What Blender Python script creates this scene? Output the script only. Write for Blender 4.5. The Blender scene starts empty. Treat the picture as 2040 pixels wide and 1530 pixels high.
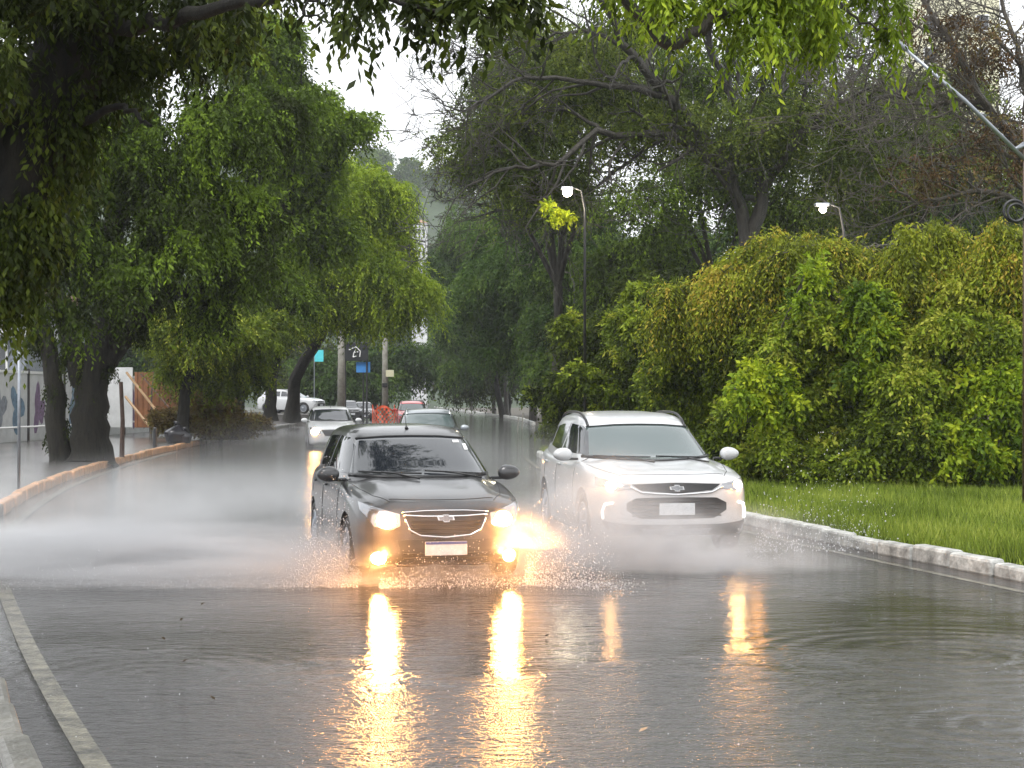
import bpy, bmesh, math, random
import numpy as np
from mathutils import Vector, Matrix
from mathutils.bvhtree import BVHTree

# ------------------------------------------------------------------ camera, world, sun, exposure
sc = bpy.context.scene
COL = sc.collection
F = 3200.0                       # focal length in photo pixels (photo is 2040 wide)
CAMZ, HOR = 1.75, 793.0
cam_d = bpy.data.cameras.new('camera'); cam = bpy.data.objects.new('camera', cam_d); COL.objects.link(cam)
cam_d.sensor_width = 36; cam_d.lens = 36*F/2040; cam_d.clip_start = .1; cam_d.clip_end = 3000
cam.location = (0, 0, CAMZ); cam.rotation_euler = (math.radians(90)+math.atan((HOR-765)/F), 0, 0)
sc.camera = cam

SUN_EL, SUN_ROT = math.radians(58), math.radians(200)
w = bpy.data.worlds.new('World'); sc.world = w; w.use_nodes = True
nt = w.node_tree; nt.nodes.clear()
sky = nt.nodes.new('ShaderNodeTexSky'); sky.sky_type = 'NISHITA'; sky.sun_disc = False
sky.sun_elevation = SUN_EL; sky.sun_rotation = SUN_ROT; sky.air_density = 1.0; sky.dust_density = 6; sky.ozone_density = 1
hs = nt.nodes.new('ShaderNodeHueSaturation'); hs.inputs['Saturation'].default_value = .12
mx = nt.nodes.new('ShaderNodeMixRGB'); mx.inputs[0].default_value = .75; mx.inputs[2].default_value = (8.6, 8.85, 9.1, 1)
bg = nt.nodes.new('ShaderNodeBackground'); bg.inputs[1].default_value = .10
wo = nt.nodes.new('ShaderNodeOutputWorld')
nt.links.new(sky.outputs[0], hs.inputs['Color']); nt.links.new(hs.outputs[0], mx.inputs[1])
nt.links.new(mx.outputs[0], bg.inputs[0]); nt.links.new(bg.outputs[0], wo.inputs[0])

sun_d = bpy.data.lights.new('sun', 'SUN'); sun_d.energy = 1.0; sun_d.angle = math.radians(25); sun_d.color = (1, .97, .93)
sun = bpy.data.objects.new('sun', sun_d); COL.objects.link(sun)
_sd = Vector((math.sin(SUN_ROT)*math.cos(SUN_EL), math.cos(SUN_ROT)*math.cos(SUN_EL), math.sin(SUN_EL)))
sun.rotation_euler = _sd.to_track_quat('Z', 'Y').to_euler()

sc.view_settings.view_transform = 'Standard'; sc.view_settings.look = 'None'
sc.view_settings.exposure = 1.2; sc.view_settings.gamma = 1
cy = sc.cycles
cy.max_bounces = 6; cy.diffuse_bounces = 2; cy.glossy_bounces = 3; cy.transmission_bounces = 3
cy.volume_bounces = 1; cy.transparent_max_bounces = 4
cy.caustics_reflective = False; cy.caustics_refractive = False
cy.sample_clamp_indirect = 4; cy.use_denoising = True
cy.volume_max_steps = 96

# ------------------------------------------------------------------ helpers
rng = np.random.default_rng(7)
def P(px, py, Y): return np.array([(px-1020)/F*Y, Y, CAMZ+(HOR-py)/F*Y])
def pchip(x, xs, ys):
    xs = np.asarray(xs, float); ys = np.asarray(ys, float); h = np.diff(xs); d = np.diff(ys)/h
    m = np.zeros(len(xs))
    for i in range(1, len(xs)-1):
        if d[i-1]*d[i] > 0:
            w1, w2 = 2*h[i]+h[i-1], h[i]+2*h[i-1]; m[i] = (w1+w2)/(w1/d[i-1]+w2/d[i])
    m[0], m[-1] = d[0], d[-1]
    x = np.asarray(x, float); k = np.clip(np.searchsorted(xs, x)-1, 0, len(xs)-2)
    t = (x-xs[k])/h[k]; hh = h[k]
    r = (2*t**3-3*t**2+1)*ys[k]+(t**3-2*t**2+t)*hh*m[k]+(-2*t**3+3*t**2)*ys[k+1]+(t**3-t**2)*hh*m[k+1]
    r = np.where(t < 0, ys[0]+m[0]*(x-xs[0]), r)
    return np.where(t > 1, ys[-1]+m[-1]*(x-xs[-1]), r)

def tag(o, label=None, cat=None, group=None, kind=None):
    if label: o['label'] = label
    if cat: o['category'] = cat
    if group: o['group'] = group
    if kind: o['kind'] = kind
    return o
def thing(name, label, cat, loc=(0, 0, 0), rz=0, group=None):
    o = bpy.data.objects.new(name, None); COL.objects.link(o); o.empty_display_size = .3
    o.location = Vector([float(v) for v in loc]); o.rotation_euler = (0, 0, rz)
    return tag(o, label, cat, group)
def link(name, me, mat, parent=None, smooth=False):
    if mat: me.materials.append(mat)
    if smooth and len(me.polygons): me.polygons.foreach_set('use_smooth', np.ones(len(me.polygons), bool))
    o = bpy.data.objects.new(name, me); COL.objects.link(o)
    if parent: o.parent = parent
    return o
def mesh_np(name, V, Fq, mat, parent=None, smooth=False, tint=None, off=None):
    """V (n,3); Fq (m,k) all faces the same size"""
    V = np.asarray(V, np.float32)
    if off is not None: V = V-np.asarray(off, np.float32)
    Fq = np.asarray(Fq, np.int32); m, k = Fq.shape
    me = bpy.data.meshes.new(name)
    me.vertices.add(len(V)); me.vertices.foreach_set('co', V.ravel())
    me.loops.add(m*k); me.loops.foreach_set('vertex_index', Fq.ravel())
    me.polygons.add(m); me.polygons.foreach_set('loop_start', np.arange(0, m*k, k, dtype=np.int32))
    me.update(calc_edges=True)
    if tint is not None:
        a = me.attributes.new('tint', 'FLOAT', 'FACE'); a.data.foreach_set('value', np.asarray(tint, np.float32))
    return link(name, me, mat, parent, smooth)
def mesh_py(name, V, Fs, mat, parent=None, smooth=False):
    me = bpy.data.meshes.new(name); me.from_pydata([tuple(map(float, v)) for v in V], [], [tuple(f) for f in Fs]); me.update()
    return link(name, me, mat, parent, smooth)

class MB:
    """collects boxes, tubes and grids; build() links them as one mesh"""
    def __init__(s): s.V = []; s.F = []
    def add(s, V, Fs):
        b = len(s.V); s.V += [tuple(map(float, v)) for v in V]; s.F += [tuple(i+b for i in f) for f in Fs]; return s
    def box(s, c, d, rz=0, rot=None, bev=0):
        x, y, z = d[0]/2, d[1]/2, d[2]/2
        if bev:
            b = min(bev, x*.9, y*.9, z*.9)
            bm = bmesh.new(); bmesh.ops.create_cube(bm, size=1)
            for v in bm.verts: v.co = Vector((v.co.x*2*x, v.co.y*2*y, v.co.z*2*z))
            bmesh.ops.bevel(bm, geom=bm.edges[:], offset=b, segments=2, affect='EDGES', profile=.5)
            bm.verts.index_update(); V = [v.co.copy() for v in bm.verts]; Fs = [[v.index for v in f.verts] for f in bm.faces]; bm.free()
        else:
            V = [Vector((i, j, k)) for i in (-x, x) for j in (-y, y) for k in (-z, z)]
            Fs = [(0, 1, 3, 2), (4, 6, 7, 5), (0, 4, 5, 1), (2, 3, 7, 6), (0, 2, 6, 4), (1, 5, 7, 3)]
        M = Matrix.Rotation(rz, 3, 'Z') if rot is None else rot
        c = Vector([float(q) for q in c])
        return s.add([M@v+c for v in V], Fs)
    def tube(s, pts, r, n=8, cap=True):
        pts = [Vector([float(q) for q in p]) for p in pts]; m = len(pts)
        rs = [r]*m if np.isscalar(r) else list(r)
        V = []; up = None
        for i, p in enumerate(pts):
            t = (pts[min(i+1, m-1)]-pts[max(i-1, 0)]).normalized()
            if up is None:
                up = t.orthogonal().normalized()
            up = (up-t*up.dot(t)).normalized(); sd = t.cross(up)
            V += [p+(up*math.cos(2*math.pi*k/n)+sd*math.sin(2*math.pi*k/n))*rs[i] for k in range(n)]
        Fs = [(i*n+k, i*n+(k+1) % n, (i+1)*n+(k+1) % n, (i+1)*n+k) for i in range(m-1) for k in range(n)]
        if cap: Fs += [tuple(range(n-1, -1, -1)), tuple((m-1)*n+k for k in range(n))]
        return s.add(V, Fs)
    def cyl(s, a, b, r, n=16): return s.tube([a, b], r, n)
    def torus(s, c, R, r, axis='y', n=28, k=8):
        V = []
        for i in range(n):
            a = 2*math.pi*i/n
            for j in range(k):
                q = 2*math.pi*j/k; rr = R+r*math.cos(q); h = r*math.sin(q)
                if axis == 'y': V.append((c[0]+rr*math.cos(a), c[1]+h, c[2]+rr*math.sin(a)))
                else: V.append((c[0]+rr*math.cos(a), c[1]+rr*math.sin(a), c[2]+h))
        return s.add(V, [(i*k+j, i*k+(j+1) % k, ((i+1) % n)*k+(j+1) % k, ((i+1) % n)*k+j) for i in range(n) for j in range(k)])
    def build(s, name, mat, parent=None, smooth=False): return mesh_py(name, s.V, s.F, mat, parent, smooth)

# ------------------------------------------------------------------ materials
def newmat(name):
    m = bpy.data.materials.new(name); m.use_nodes = True; t = m.node_tree
    return m, t, t.nodes['Principled BSDF'], t.nodes['Material Output']
def N(t, kind, **kw):
    n = t.nodes.new(kind)
    for k, v in kw.items():
        if k.startswith('i_'):
            key = k[2:].replace('_', ' '); n.inputs[key].default_value = v
        else: setattr(n, k, v)
    return n
def ramp(t, fac, stops, interp='LINEAR'):
    r = t.nodes.new('ShaderNodeValToRGB'); r.color_ramp.interpolation = interp
    e = r.color_ramp.elements
    e[0].position = stops[0][0]; e[0].color = (*stops[0][1], 1) if len(stops[0][1]) == 3 else stops[0][1]
    e[1].position = stops[-1][0]; e[1].color = (*stops[-1][1], 1)
    for p, c in stops[1:-1]:
        q = e.new(p); q.color = (*c, 1)
    t.links.new(fac, r.inputs[0]); return r.outputs[0]
def simple(name, col, rough=.5, metal=0, coat=0, noise=0, scale=6, bump=0, bscale=40, spec=.5, wet=False):
    m, t, b, o = newmat(name)
    b.inputs['Base Color'].default_value = (*col, 1); b.inputs['Roughness'].default_value = rough
    b.inputs['Metallic'].default_value = metal; b.inputs['Coat Weight'].default_value = coat
    b.inputs['Coat Roughness'].default_value = .06; b.inputs['Specular IOR Level'].default_value = spec
    if noise or bump:
        tc = N(t, 'ShaderNodeTexCoord')
    if noise:
        n = N(t, 'ShaderNodeTexNoise', i_Scale=scale, i_Detail=6, i_Roughness=.65); t.links.new(tc.outputs['Object'], n.inputs['Vector'])
        c0 = tuple(max(0, c*(1-noise)) for c in col); c1 = tuple(min(1, c*(1+noise)) for c in col)
        t.links.new(ramp(t, n.outputs[0], [(.3, c0), (.7, c1)]), b.inputs['Base Color'])
    if bump:
        n2 = N(t, 'ShaderNodeTexNoise', i_Scale=bscale, i_Detail=4); t.links.new(tc.outputs['Object'], n2.inputs['Vector'])
        bp = N(t, 'ShaderNodeBump', i_Strength=bump, i_Distance=.02); t.links.new(n2.outputs[0], bp.inputs['Height'])
        t.links.new(bp.outputs[0], b.inputs['Normal'])
    return m
def emit(name, col, strength):
    m, t, b, o = newmat(name)
    b.inputs['Base Color'].default_value = (.8, .8, .8, 1)
    b.inputs['Emission Color'].default_value = (*col, 1); b.inputs['Emission Strength'].default_value = strength
    return m
def leafmat(name, stops, trans=.3, rough=.5):
    m, t, b, o = newmat(name)
    a = N(t, 'ShaderNodeAttribute', attribute_name='tint')
    c = ramp(t, a.outputs['Fac'], stops)
    t.links.new(c, b.inputs['Base Color']); b.inputs['Roughness'].default_value = rough
    b.inputs['Specular IOR Level'].default_value = .15
    tr = N(t, 'ShaderNodeBsdfTranslucent'); t.links.new(c, tr.inputs[0])
    mxs = N(t, 'ShaderNodeMixShader'); mxs.inputs[0].default_value = trans
    t.links.new(b.outputs[0], mxs.inputs[1]); t.links.new(tr.outputs[0], mxs.inputs[2]); t.links.new(mxs.outputs[0], o.inputs[0])
    return m
def barkmat(name, c0, c1, rough=.6, scale=3):
    m, t, b, o = newmat(name)
    tc = N(t, 'ShaderNodeTexCoord'); mp = N(t, 'ShaderNodeMapping'); mp.inputs['Scale'].default_value = (3, 3, .6)
    t.links.new(tc.outputs['Object'], mp.inputs['Vector'])
    n = N(t, 'ShaderNodeTexNoise', i_Scale=scale, i_Detail=8, i_Roughness=.7); t.links.new(mp.outputs[0], n.inputs['Vector'])
    t.links.new(ramp(t, n.outputs[0], [(.35, c0), (.65, c1)]), b.inputs['Base Color'])
    bp = N(t, 'ShaderNodeBump', i_Strength=1.0, i_Distance=.14); t.links.new(n.outputs[0], bp.inputs['Height'])
    t.links.new(bp.outputs[0], b.inputs['Normal']); b.inputs['Roughness'].default_value = rough
    return m

M = {}
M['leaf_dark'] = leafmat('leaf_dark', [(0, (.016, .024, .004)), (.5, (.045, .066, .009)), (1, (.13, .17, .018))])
M['leaf_mid'] = leafmat('leaf_mid', [(0, (.026, .038, .005)), (.5, (.075, .122, .012)), (1, (.20, .30, .024))], .35)
M['leaf_bright'] = leafmat('leaf_bright', [(0, (.06, .09, .008)), (.5, (.18, .27, .018)), (1, (.40, .50, .04))], .42)
M['leaf_green'] = leafmat('leaf_green', [(0, (.016, .036, .006)), (.5, (.05, .10, .014)), (1, (.13, .20, .028))])
M['leaf_olive'] = leafmat('leaf_olive', [(0, (.05, .06, .010)), (.4, (.16, .20, .018)), (.8, (.34, .38, .03)), (1, (.42, .32, .045))], .38)
M['leaf_lime'] = leafmat('leaf_lime', [(0, (.07, .12, .012)), (.5, (.22, .32, .02)), (1, (.44, .50, .03))], .42)
M['leaf_bush'] = leafmat('leaf_bush', [(0, (.03, .046, .008)), (.5, (.12, .17, .018)), (.85, (.27, .35, .026)), (1, (.36, .38, .05))], .35)
M['leaf_grey'] = leafmat('leaf_grey', [(0, (.035, .055, .012)), (.5, (.10, .14, .022)), (1, (.21, .26, .04))], .35)
M['leaf_rust'] = leafmat('leaf_rust', [(0, (.06, .04, .02)), (.5, (.13, .075, .035)), (1, (.18, .16, .04))], .3)
M['leaf_brown'] = leafmat('leaf_brown', [(0, (.045, .03, .012)), (.5, (.13, .09, .026)), (1, (.17, .17, .028))], .3)
M['grass'] = leafmat('grass', [(0, (.07, .10, .014)), (.5, (.19, .26, .032)), (1, (.38, .42, .08))], .35)
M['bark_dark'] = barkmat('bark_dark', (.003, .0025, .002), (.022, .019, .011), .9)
M['bark_moss'] = barkmat('bark_moss', (.006, .005, .0035), (.024, .021, .012), .85)
M['bark_grey'] = barkmat('bark_grey', (.014, .012, .010), (.066, .058, .046), .5, 2)
M['bark_twig'] = barkmat('bark_twig', (.05, .042, .034), (.13, .11, .09), .5, 2)
M['kerb_grey'] = simple('kerb_grey', (.14, .135, .12), .3, noise=.5, scale=3, bump=.6, bscale=16)
M['concrete'] = simple('concrete', (.30, .29, .25), .6, noise=.35, scale=3, bump=.2)
M['white_wall'] = simple('white_wall', (.55, .56, .56), .5, noise=.15, scale=2)
M['roof_tile'] = simple('roof_tile', (.30, .18, .13), .6, noise=.3, scale=4)
M['hoarding'] = simple('hoarding', (.22, .09, .035), .6, noise=.4, scale=2)
M['timber'] = simple('timber', (.34, .22, .12), .6, noise=.3, scale=4)
M['dark_metal'] = simple('dark_metal', (.02, .02, .022), .4)
M['grey_metal'] = simple('grey_metal', (.28, .30, .33), .35, metal=.6, noise=.2, scale=5)
M['rust_metal'] = simple('rust_metal', (.09, .05, .035), .5, noise=.4, scale=8)
M['rubber'] = simple('rubber', (.015, .015, .015), .6)
M['chrome'] = simple('chrome', (.85, .85, .86), .12, metal=1)
M['black_plastic'] = simple('black_plastic', (.012, .012, .013), .3)
M['seam'] = simple('seam', (.006, .006, .006), .6)
M['orange_plastic'] = simple('orange_plastic', (.62, .09, .03), .45, noise=.15)
M['blue_paint'] = simple('blue_paint', (.05, .22, .55), .4, noise=.1)
M['cyan_paint'] = simple('cyan_paint', (.08, .55, .60), .4, noise=.1)
M['cream'] = simple('cream', (.62, .60, .42), .5)
M['sign_black'] = simple('sign_black', (.02, .022, .024), .4)
M['sign_white'] = simple('sign_white', (.75, .75, .74), .5)
M['mural_blue'] = simple('mural_blue', (.12, .20, .28), .5, noise=.5, scale=6)
M['mural_purple'] = simple('mural_purple', (.17, .11, .20), .5, noise=.5, scale=6)
M['mural_grey'] = simple('mural_grey', (.20, .22, .25), .5, noise=.5, scale=6)
M['bag'] = simple('bag', (.02, .02, .024), .25, bump=.5, bscale=12)
M['lens_hot'] = emit('lens_hot', (1, .48, .14), 115)
M['lens_warm'] = emit('lens_warm', (1, .50, .17), 62)
M['drl'] = emit('drl', (1, .93, .82), 1.3)
M['lamp_hot'] = emit('lamp_hot', (1, .86, .66), 40)

# wet asphalt: one sheet with standing water in its hollows
def wet_road(name):
    m, t, b, o = newmat(name); L = t.links.new
    g = N(t, 'ShaderNodeNewGeometry'); pos = g.outputs['Position']
    def noise(sc_, det=4, rough=.6, vec=pos, dist=0):
        n = N(t, 'ShaderNodeTexNoise', i_Scale=sc_, i_Detail=det, i_Roughness=rough, i_Distortion=dist); L(vec, n.inputs['Vector']); return n.outputs[0]
    def mrange(v, a, b_, c, d, smooth=True):
        q = N(t, 'ShaderNodeMapRange', interpolation_type='SMOOTHSTEP' if smooth else 'LINEAR'); L(v, q.inputs[0])
        for k, x in enumerate((a, b_, c, d)): q.inputs[k+1].default_value = x
        return q.outputs[0]
    def math_(op, a, b_=None, c=None):
        q = N(t, 'ShaderNodeMath', operation=op)
        for k, x in enumerate((a, b_, c)):
            if x is None: continue
            if isinstance(x, (int, float)): q.inputs[k].default_value = x
            else: L(x, q.inputs[k])
        return q.outputs[0]
    big = noise(.35, 5)
    grain = noise(70, 3)
    # pool: an ellipse on the road, its edge broken by noise
    sv = N(t, 'ShaderNodeVectorMath', operation='SUBTRACT'); sv.inputs[1].default_value = (-.2, 12.7, 0); L(pos, sv.inputs[0])
    sm = N(t, 'ShaderNodeVectorMath', operation='MULTIPLY'); sm.inputs[1].default_value = (1/5.2, 1/2.5, 0); L(sv.outputs[0], sm.inputs[0])
    ln = N(t, 'ShaderNodeVectorMath', operation='LENGTH'); L(sm.outputs[0], ln.inputs[0])
    edge = math_('MULTIPLY_ADD', noise(.8, 6, .65), 2.4, ln.outputs['Value'])
    pool = mrange(edge, 1.9, 2.5, 1, 0)
    dry = math_('SUBTRACT', 1.0, pool)
    colr = ramp(t, math_('MULTIPLY_ADD', grain, .5, big), [(.55, (.014, .014, .0145)), (1.0, (.052, .05, .047))])
    mixc = N(t, 'ShaderNodeMixRGB'); mixc.inputs[2].default_value = (.020, .017, .013, 1); L(math_('MULTIPLY', pool, .7), mixc.inputs[0]); L(colr, mixc.inputs[1])
    L(mixc.outputs[0], b.inputs['Base Color'])
    L(math_('ADD', .04, math_('MULTIPLY', dry, mrange(big, .35, .65, .0, .03))), b.inputs['Roughness'])
    mp = N(t, 'ShaderNodeMapping'); mp.inputs['Rotation'].default_value = (0, 0, -.28); mp.inputs['Scale'].default_value = (.5, 1.2, 1); L(pos, mp.inputs['Vector'])
    chop = noise(15, 4, .6, mp.outputs[0], .8)
    flow = noise(2.2, 3, .5, mp.outputs[0], .4)
    h = math_('ADD', math_('MULTIPLY', chop, math_('MULTIPLY_ADD', dry, .22, .28)), math_('MULTIPLY', noise(34, 3, .6), math_('MULTIPLY_ADD', dry, .22, .05)))
    h = math_('ADD', h, math_('MULTIPLY', flow, .5))
    h = math_('MULTIPLY_ADD', noise(5.5, 4, .6, mp.outputs[0], 1.0), math_('MULTIPLY_ADD', dry, .85, .1), h)
    sl = N(t, 'ShaderNodeVectorMath', operation='SUBTRACT'); sl.inputs[1].default_value = (-3.2, 8.3, 0); L(pos, sl.inputs[0])
    ll = N(t, 'ShaderNodeVectorMath', operation='LENGTH'); L(sl.outputs[0], ll.inputs[0])
    h = math_('MULTIPLY_ADD', noise(11, 5, .65, mp.outputs[0], 1.2), mrange(ll.outputs['Value'], .8, 3.4, 1.1, 0), h)
    for (cx, cyy, sc_, amp, ra) in [(3.0, 10.9, 1.3, .5, 2.2), (2.6, 8.6, 1.5, .55, 1.9), (-2.3, 10.2, 1.6, .3, 1.5)]:
        s2 = N(t, 'ShaderNodeVectorMath', operation='SUBTRACT'); s2.inputs[1].default_value = (cx, cyy, 0); L(pos, s2.inputs[0])
        wv = N(t, 'ShaderNodeTexWave', wave_type='RINGS', rings_direction='Z'); wv.inputs['Scale'].default_value = sc_; wv.inputs['Distortion'].default_value = 3.0; wv.inputs['Detail'].default_value = 2; wv.inputs['Detail Scale'].default_value = 1.5
        L(s2.outputs[0], wv.inputs['Vector']); l2 = N(t, 'ShaderNodeVectorMath', operation='LENGTH'); L(s2.outputs[0], l2.inputs[0])
        h = math_('MULTIPLY_ADD', wv.outputs['Fac'], mrange(l2.outputs['Value'], .3, ra, amp, 0), h)
    bp = N(t, 'ShaderNodeBump', i_Strength=1.0, i_Distance=.017); L(h, bp.inputs['Height']); L(bp.outputs[0], b.inputs['Normal'])
    b.inputs['Specular IOR Level'].default_value = .7
    return m
M['road'] = wet_road('road')
def worn_paint(name, c0, c1, lo, hi):
    m = simple(name, c1, .16, bump=.9, bscale=40); t = m.node_tree; b = t.nodes['Principled BSDF']; g = N(t, 'ShaderNodeNewGeometry')
    n = N(t, 'ShaderNodeTexNoise', i_Scale=5.0, i_Detail=9, i_Roughness=.75); t.links.new(g.outputs['Position'], n.inputs['Vector'])
    t.links.new(ramp(t, n.outputs[0], [(lo, c0), (hi, c1)]), b.inputs['Base Color']); return m
M['paint_line'] = worn_paint('paint_line', (.025, .025, .024), (.30, .28, .21), .36, .72)
M['kerb_white'] = simple('kerb_white', (.42, .42, .40), .4, noise=.6, scale=5, bump=.6, bscale=20)
M['kerb_orange'] = simple('kerb_orange', (.45, .24, .12), .35, noise=.45, scale=4, bump=.6, bscale=20)
M['pavement'] = simple('pavement', (.085, .08, .075), .22, noise=.7, scale=.9, bump=.4, bscale=9)
M['soil'] = simple('soil', (.05, .04, .025), .7, noise=.5, scale=1, bump=.6, bscale=6)
M['turf'] = simple('turf', (.06, .10, .015), .8, noise=.5, scale=2)

def paint(name, col, rough=.22, metal=.3, dirt=.25):
    m, t, b, o = newmat(name)
    tc = N(t, 'ShaderNodeTexCoord')
    n = N(t, 'ShaderNodeTexNoise', i_Scale=5, i_Detail=8, i_Roughness=.75); t.links.new(tc.outputs['Object'], n.inputs['Vector'])
    t.links.new(ramp(t, n.outputs[0], [(.35, tuple(c*(1-dirt) for c in col)), (.7, col)]), b.inputs['Base Color'])
    v = N(t, 'ShaderNodeTexVoronoi', i_Scale=70); t.links.new(tc.outputs['Object'], v.inputs['Vector'])
    mr = N(t, 'ShaderNodeMapRange'); mr.inputs[1].default_value = 0; mr.inputs[2].default_value = .35; mr.inputs[3].default_value = 1; mr.inputs[4].default_value = 0
    t.links.new(v.outputs['Distance'], mr.inputs[0])
    bp = N(t, 'ShaderNodeBump', i_Strength=.35, i_Distance=.004); t.links.new(mr.outputs[0], bp.inputs['Height']); t.links.new(bp.outputs[0], b.inputs['Normal'])
    b.inputs['Metallic'].default_value = metal; b.inputs['Roughness'].default_value = rough+.1
    b.inputs['Coat Weight'].default_value = .8; b.inputs['Coat Roughness'].default_value = rough*.5
    return m
M['paint_black'] = paint('paint_black', (.045, .045, .048), .2, .3)
M['paint_white'] = paint('paint_white', (.53, .54, .55), .2, 0, .15)
M['paint_silver'] = paint('paint_silver', (.30, .33, .36), .2, .5)
M['paint_red'] = paint('paint_red', (.75, .07, .07), .2, 0, .1)
def glass(name, col, rough=.04):
    m, t, b, o = newmat(name)
    b.inputs['Base Color'].default_value = (*col, 1); b.inputs['Roughness'].default_value = rough; b.inputs['IOR'].default_value = 1.6
    b.inputs['Coat Weight'].default_value = .6; b.inputs['Coat Roughness'].default_value = .03
    return m
M['glass_dark'] = glass('glass_dark', (.016, .019, .024))
M['glass_teal'] = glass('glass_teal', (.06, .085, .085), .06)
M['reflector'] = simple('reflector', (.30, .31, .33), .12, metal=.7, coat=1)
M['plate'] = simple('plate', (.50, .52, .54), .35, noise=.15, scale=14)
M['plate_blue'] = simple('plate_blue', (.05, .07, .22), .35)
M['water_drop'] = None
m, t, b, o = newmat('water_drop')
b.inputs['Base Color'].default_value = (.75, .77, .8, 1); b.inputs['Roughness'].default_value = .12
tr = N(t, 'ShaderNodeBsdfTranslucent'); tr.inputs[0].default_value = (.9, .9, .92, 1)
ms = N(t, 'ShaderNodeMixShader'); ms.inputs[0].default_value = .5
t.links.new(b.outputs[0], ms.inputs[1]); t.links.new(tr.outputs[0], ms.inputs[2]); t.links.new(ms.outputs[0], o.inputs[0])
M['water_drop'] = m

# ------------------------------------------------------------------ ground, road, kerbs
LK = ([-20, -8, 0, 4, 7.57, 9.2, 12, 17, 23.5, 35.4, 51.8, 82, 130, 200, 320],
      [11, 4.6, 1.0, -.8, -2.28, -2.93, -4.0, -5.75, -7.5, -9.6, -11.2, -12.8, -15, -21, -38])
RK = ([-20, 0, 8, 15.2, 22.1, 30, 38, 50], [17, 9.6, 6.9, 4.85, 3.25, 1.9, 1.2, .7])
FK = ([104, 119, 180, 290, 320], [1.3, .9, -4.0, -14, -17])
lk = lambda y: pchip(y, *LK)
rk = lambda y: pchip(y, *RK)
fk = lambda y: pchip(y, *FK)
def strip(name, ys, xl, xr, z, mat, nx=2, kind='structure'):
    V = []; n = len(ys)
    for i in range(n):
        for j in range(nx+1):
            V.append((xl[i]+(xr[i]-xl[i])*j/nx, ys[i], z))
    Fq = [(i*(nx+1)+j, i*(nx+1)+j+1, (i+1)*(nx+1)+j+1, (i+1)*(nx+1)+j) for i in range(n-1) for j in range(nx)]
    o = mesh_np(name, V, Fq, mat); o['kind'] = kind; return o
o = mesh_np('ground', [(-500, -60, -.01), (500, -60, -.01), (500, 690, -.01), (-500, 690, -.01)], [(0, 1, 2, 3)], M['soil']); o['kind'] = 'structure'
ys = np.concatenate([np.linspace(-20, 49.9, 100), np.linspace(50, 103.9, 30), np.linspace(104, 318, 40)])
xr = np.where(ys < 50, rk(np.minimum(ys, 50)), np.where(ys < 104, pchip(np.clip(ys, 50, 104), [50, 56, 66, 80, 95, 104], [.7, 3.2, 4.2, 3.8, 2.2, 1.3]), fk(np.maximum(ys, 104))))
strip('road', ys, lk(ys), xr, .0, M['road'], 4)
ysl = np.linspace(-20, 318, 240)
strip('pavement', ysl, lk(ysl)-22, lk(ysl)-.14, .15, M['pavement'])
ysr = np.linspace(-20, 49.5, 80)
strip('grass_ground', ysr, rk(ysr)+.16, rk(ysr)*0+60, .10, M['turf'])
def kerb(name, ys, cx, w_, h, mat, gap=.035, seed=1):
    r = random.Random(seed); mb = MB()
    for i in range(len(ys)-1):
        a = Vector((cx[i], ys[i], 0)); c = Vector((cx[i+1], ys[i+1], 0)); d = c-a; L = d.length
        mid = (a+c)/2; hh = h+r.uniform(-.025, .02)
        mb.box((mid.x+r.uniform(-.025, .025), mid.y, hh/2-.01), (w_, L-gap, hh+.02), rot=Matrix.Rotation(math.atan2(d.y, d.x)-math.pi/2+r.uniform(-.04, .04), 3, 'Z'), bev=.035)
    o = mb.build(name, mat, smooth=False); o['kind'] = 'structure'; return o
def arc_ys(f, y0, y1, step):
    out = [y0]
    while out[-1] < y1:
        y = out[-1]; s = (f(y+.1)-f(y))/.1; out.append(float(y+step/math.sqrt(1+s*s)))
    return np.array(out)
yk = arc_ys(rk, -4, 49, .8); kerb('kerb', yk, rk(yk)+.08, .18, .16, M['kerb_white'], seed=3)
yk = arc_ys(lk, -4, 24, .9); kerb('kerb', yk, lk(yk)-.08, .16, .17, M['kerb_grey'], seed=4)
yk = arc_ys(lk, 24.2, 60, .9); kerb('kerb', yk, lk(yk)-.08, .18, .17, M['kerb_orange'], seed=6)
yk = arc_ys(lk, 60.5, 130, 1.5); kerb('kerb', yk, lk(yk)-.08, .2, .17, M['kerb_grey'], seed=5)
yk = arc_ys(fk, 104, 290, 2.0); kerb('kerb', yk, fk(yk)+.1, .25, .22, M['kerb_white'], seed=7)
def line(name, ys, off, f, wdt, z=.004):
    c = f(ys)+off; return strip(name, ys, c-wdt/2, c+wdt/2, z, M['paint_line'], 1)
line('lane_marking', np.linspace(6, 52, 80), .34, lk, .13)
line('lane_marking', np.linspace(5, 48, 60), -.42, rk, .10)
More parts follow.
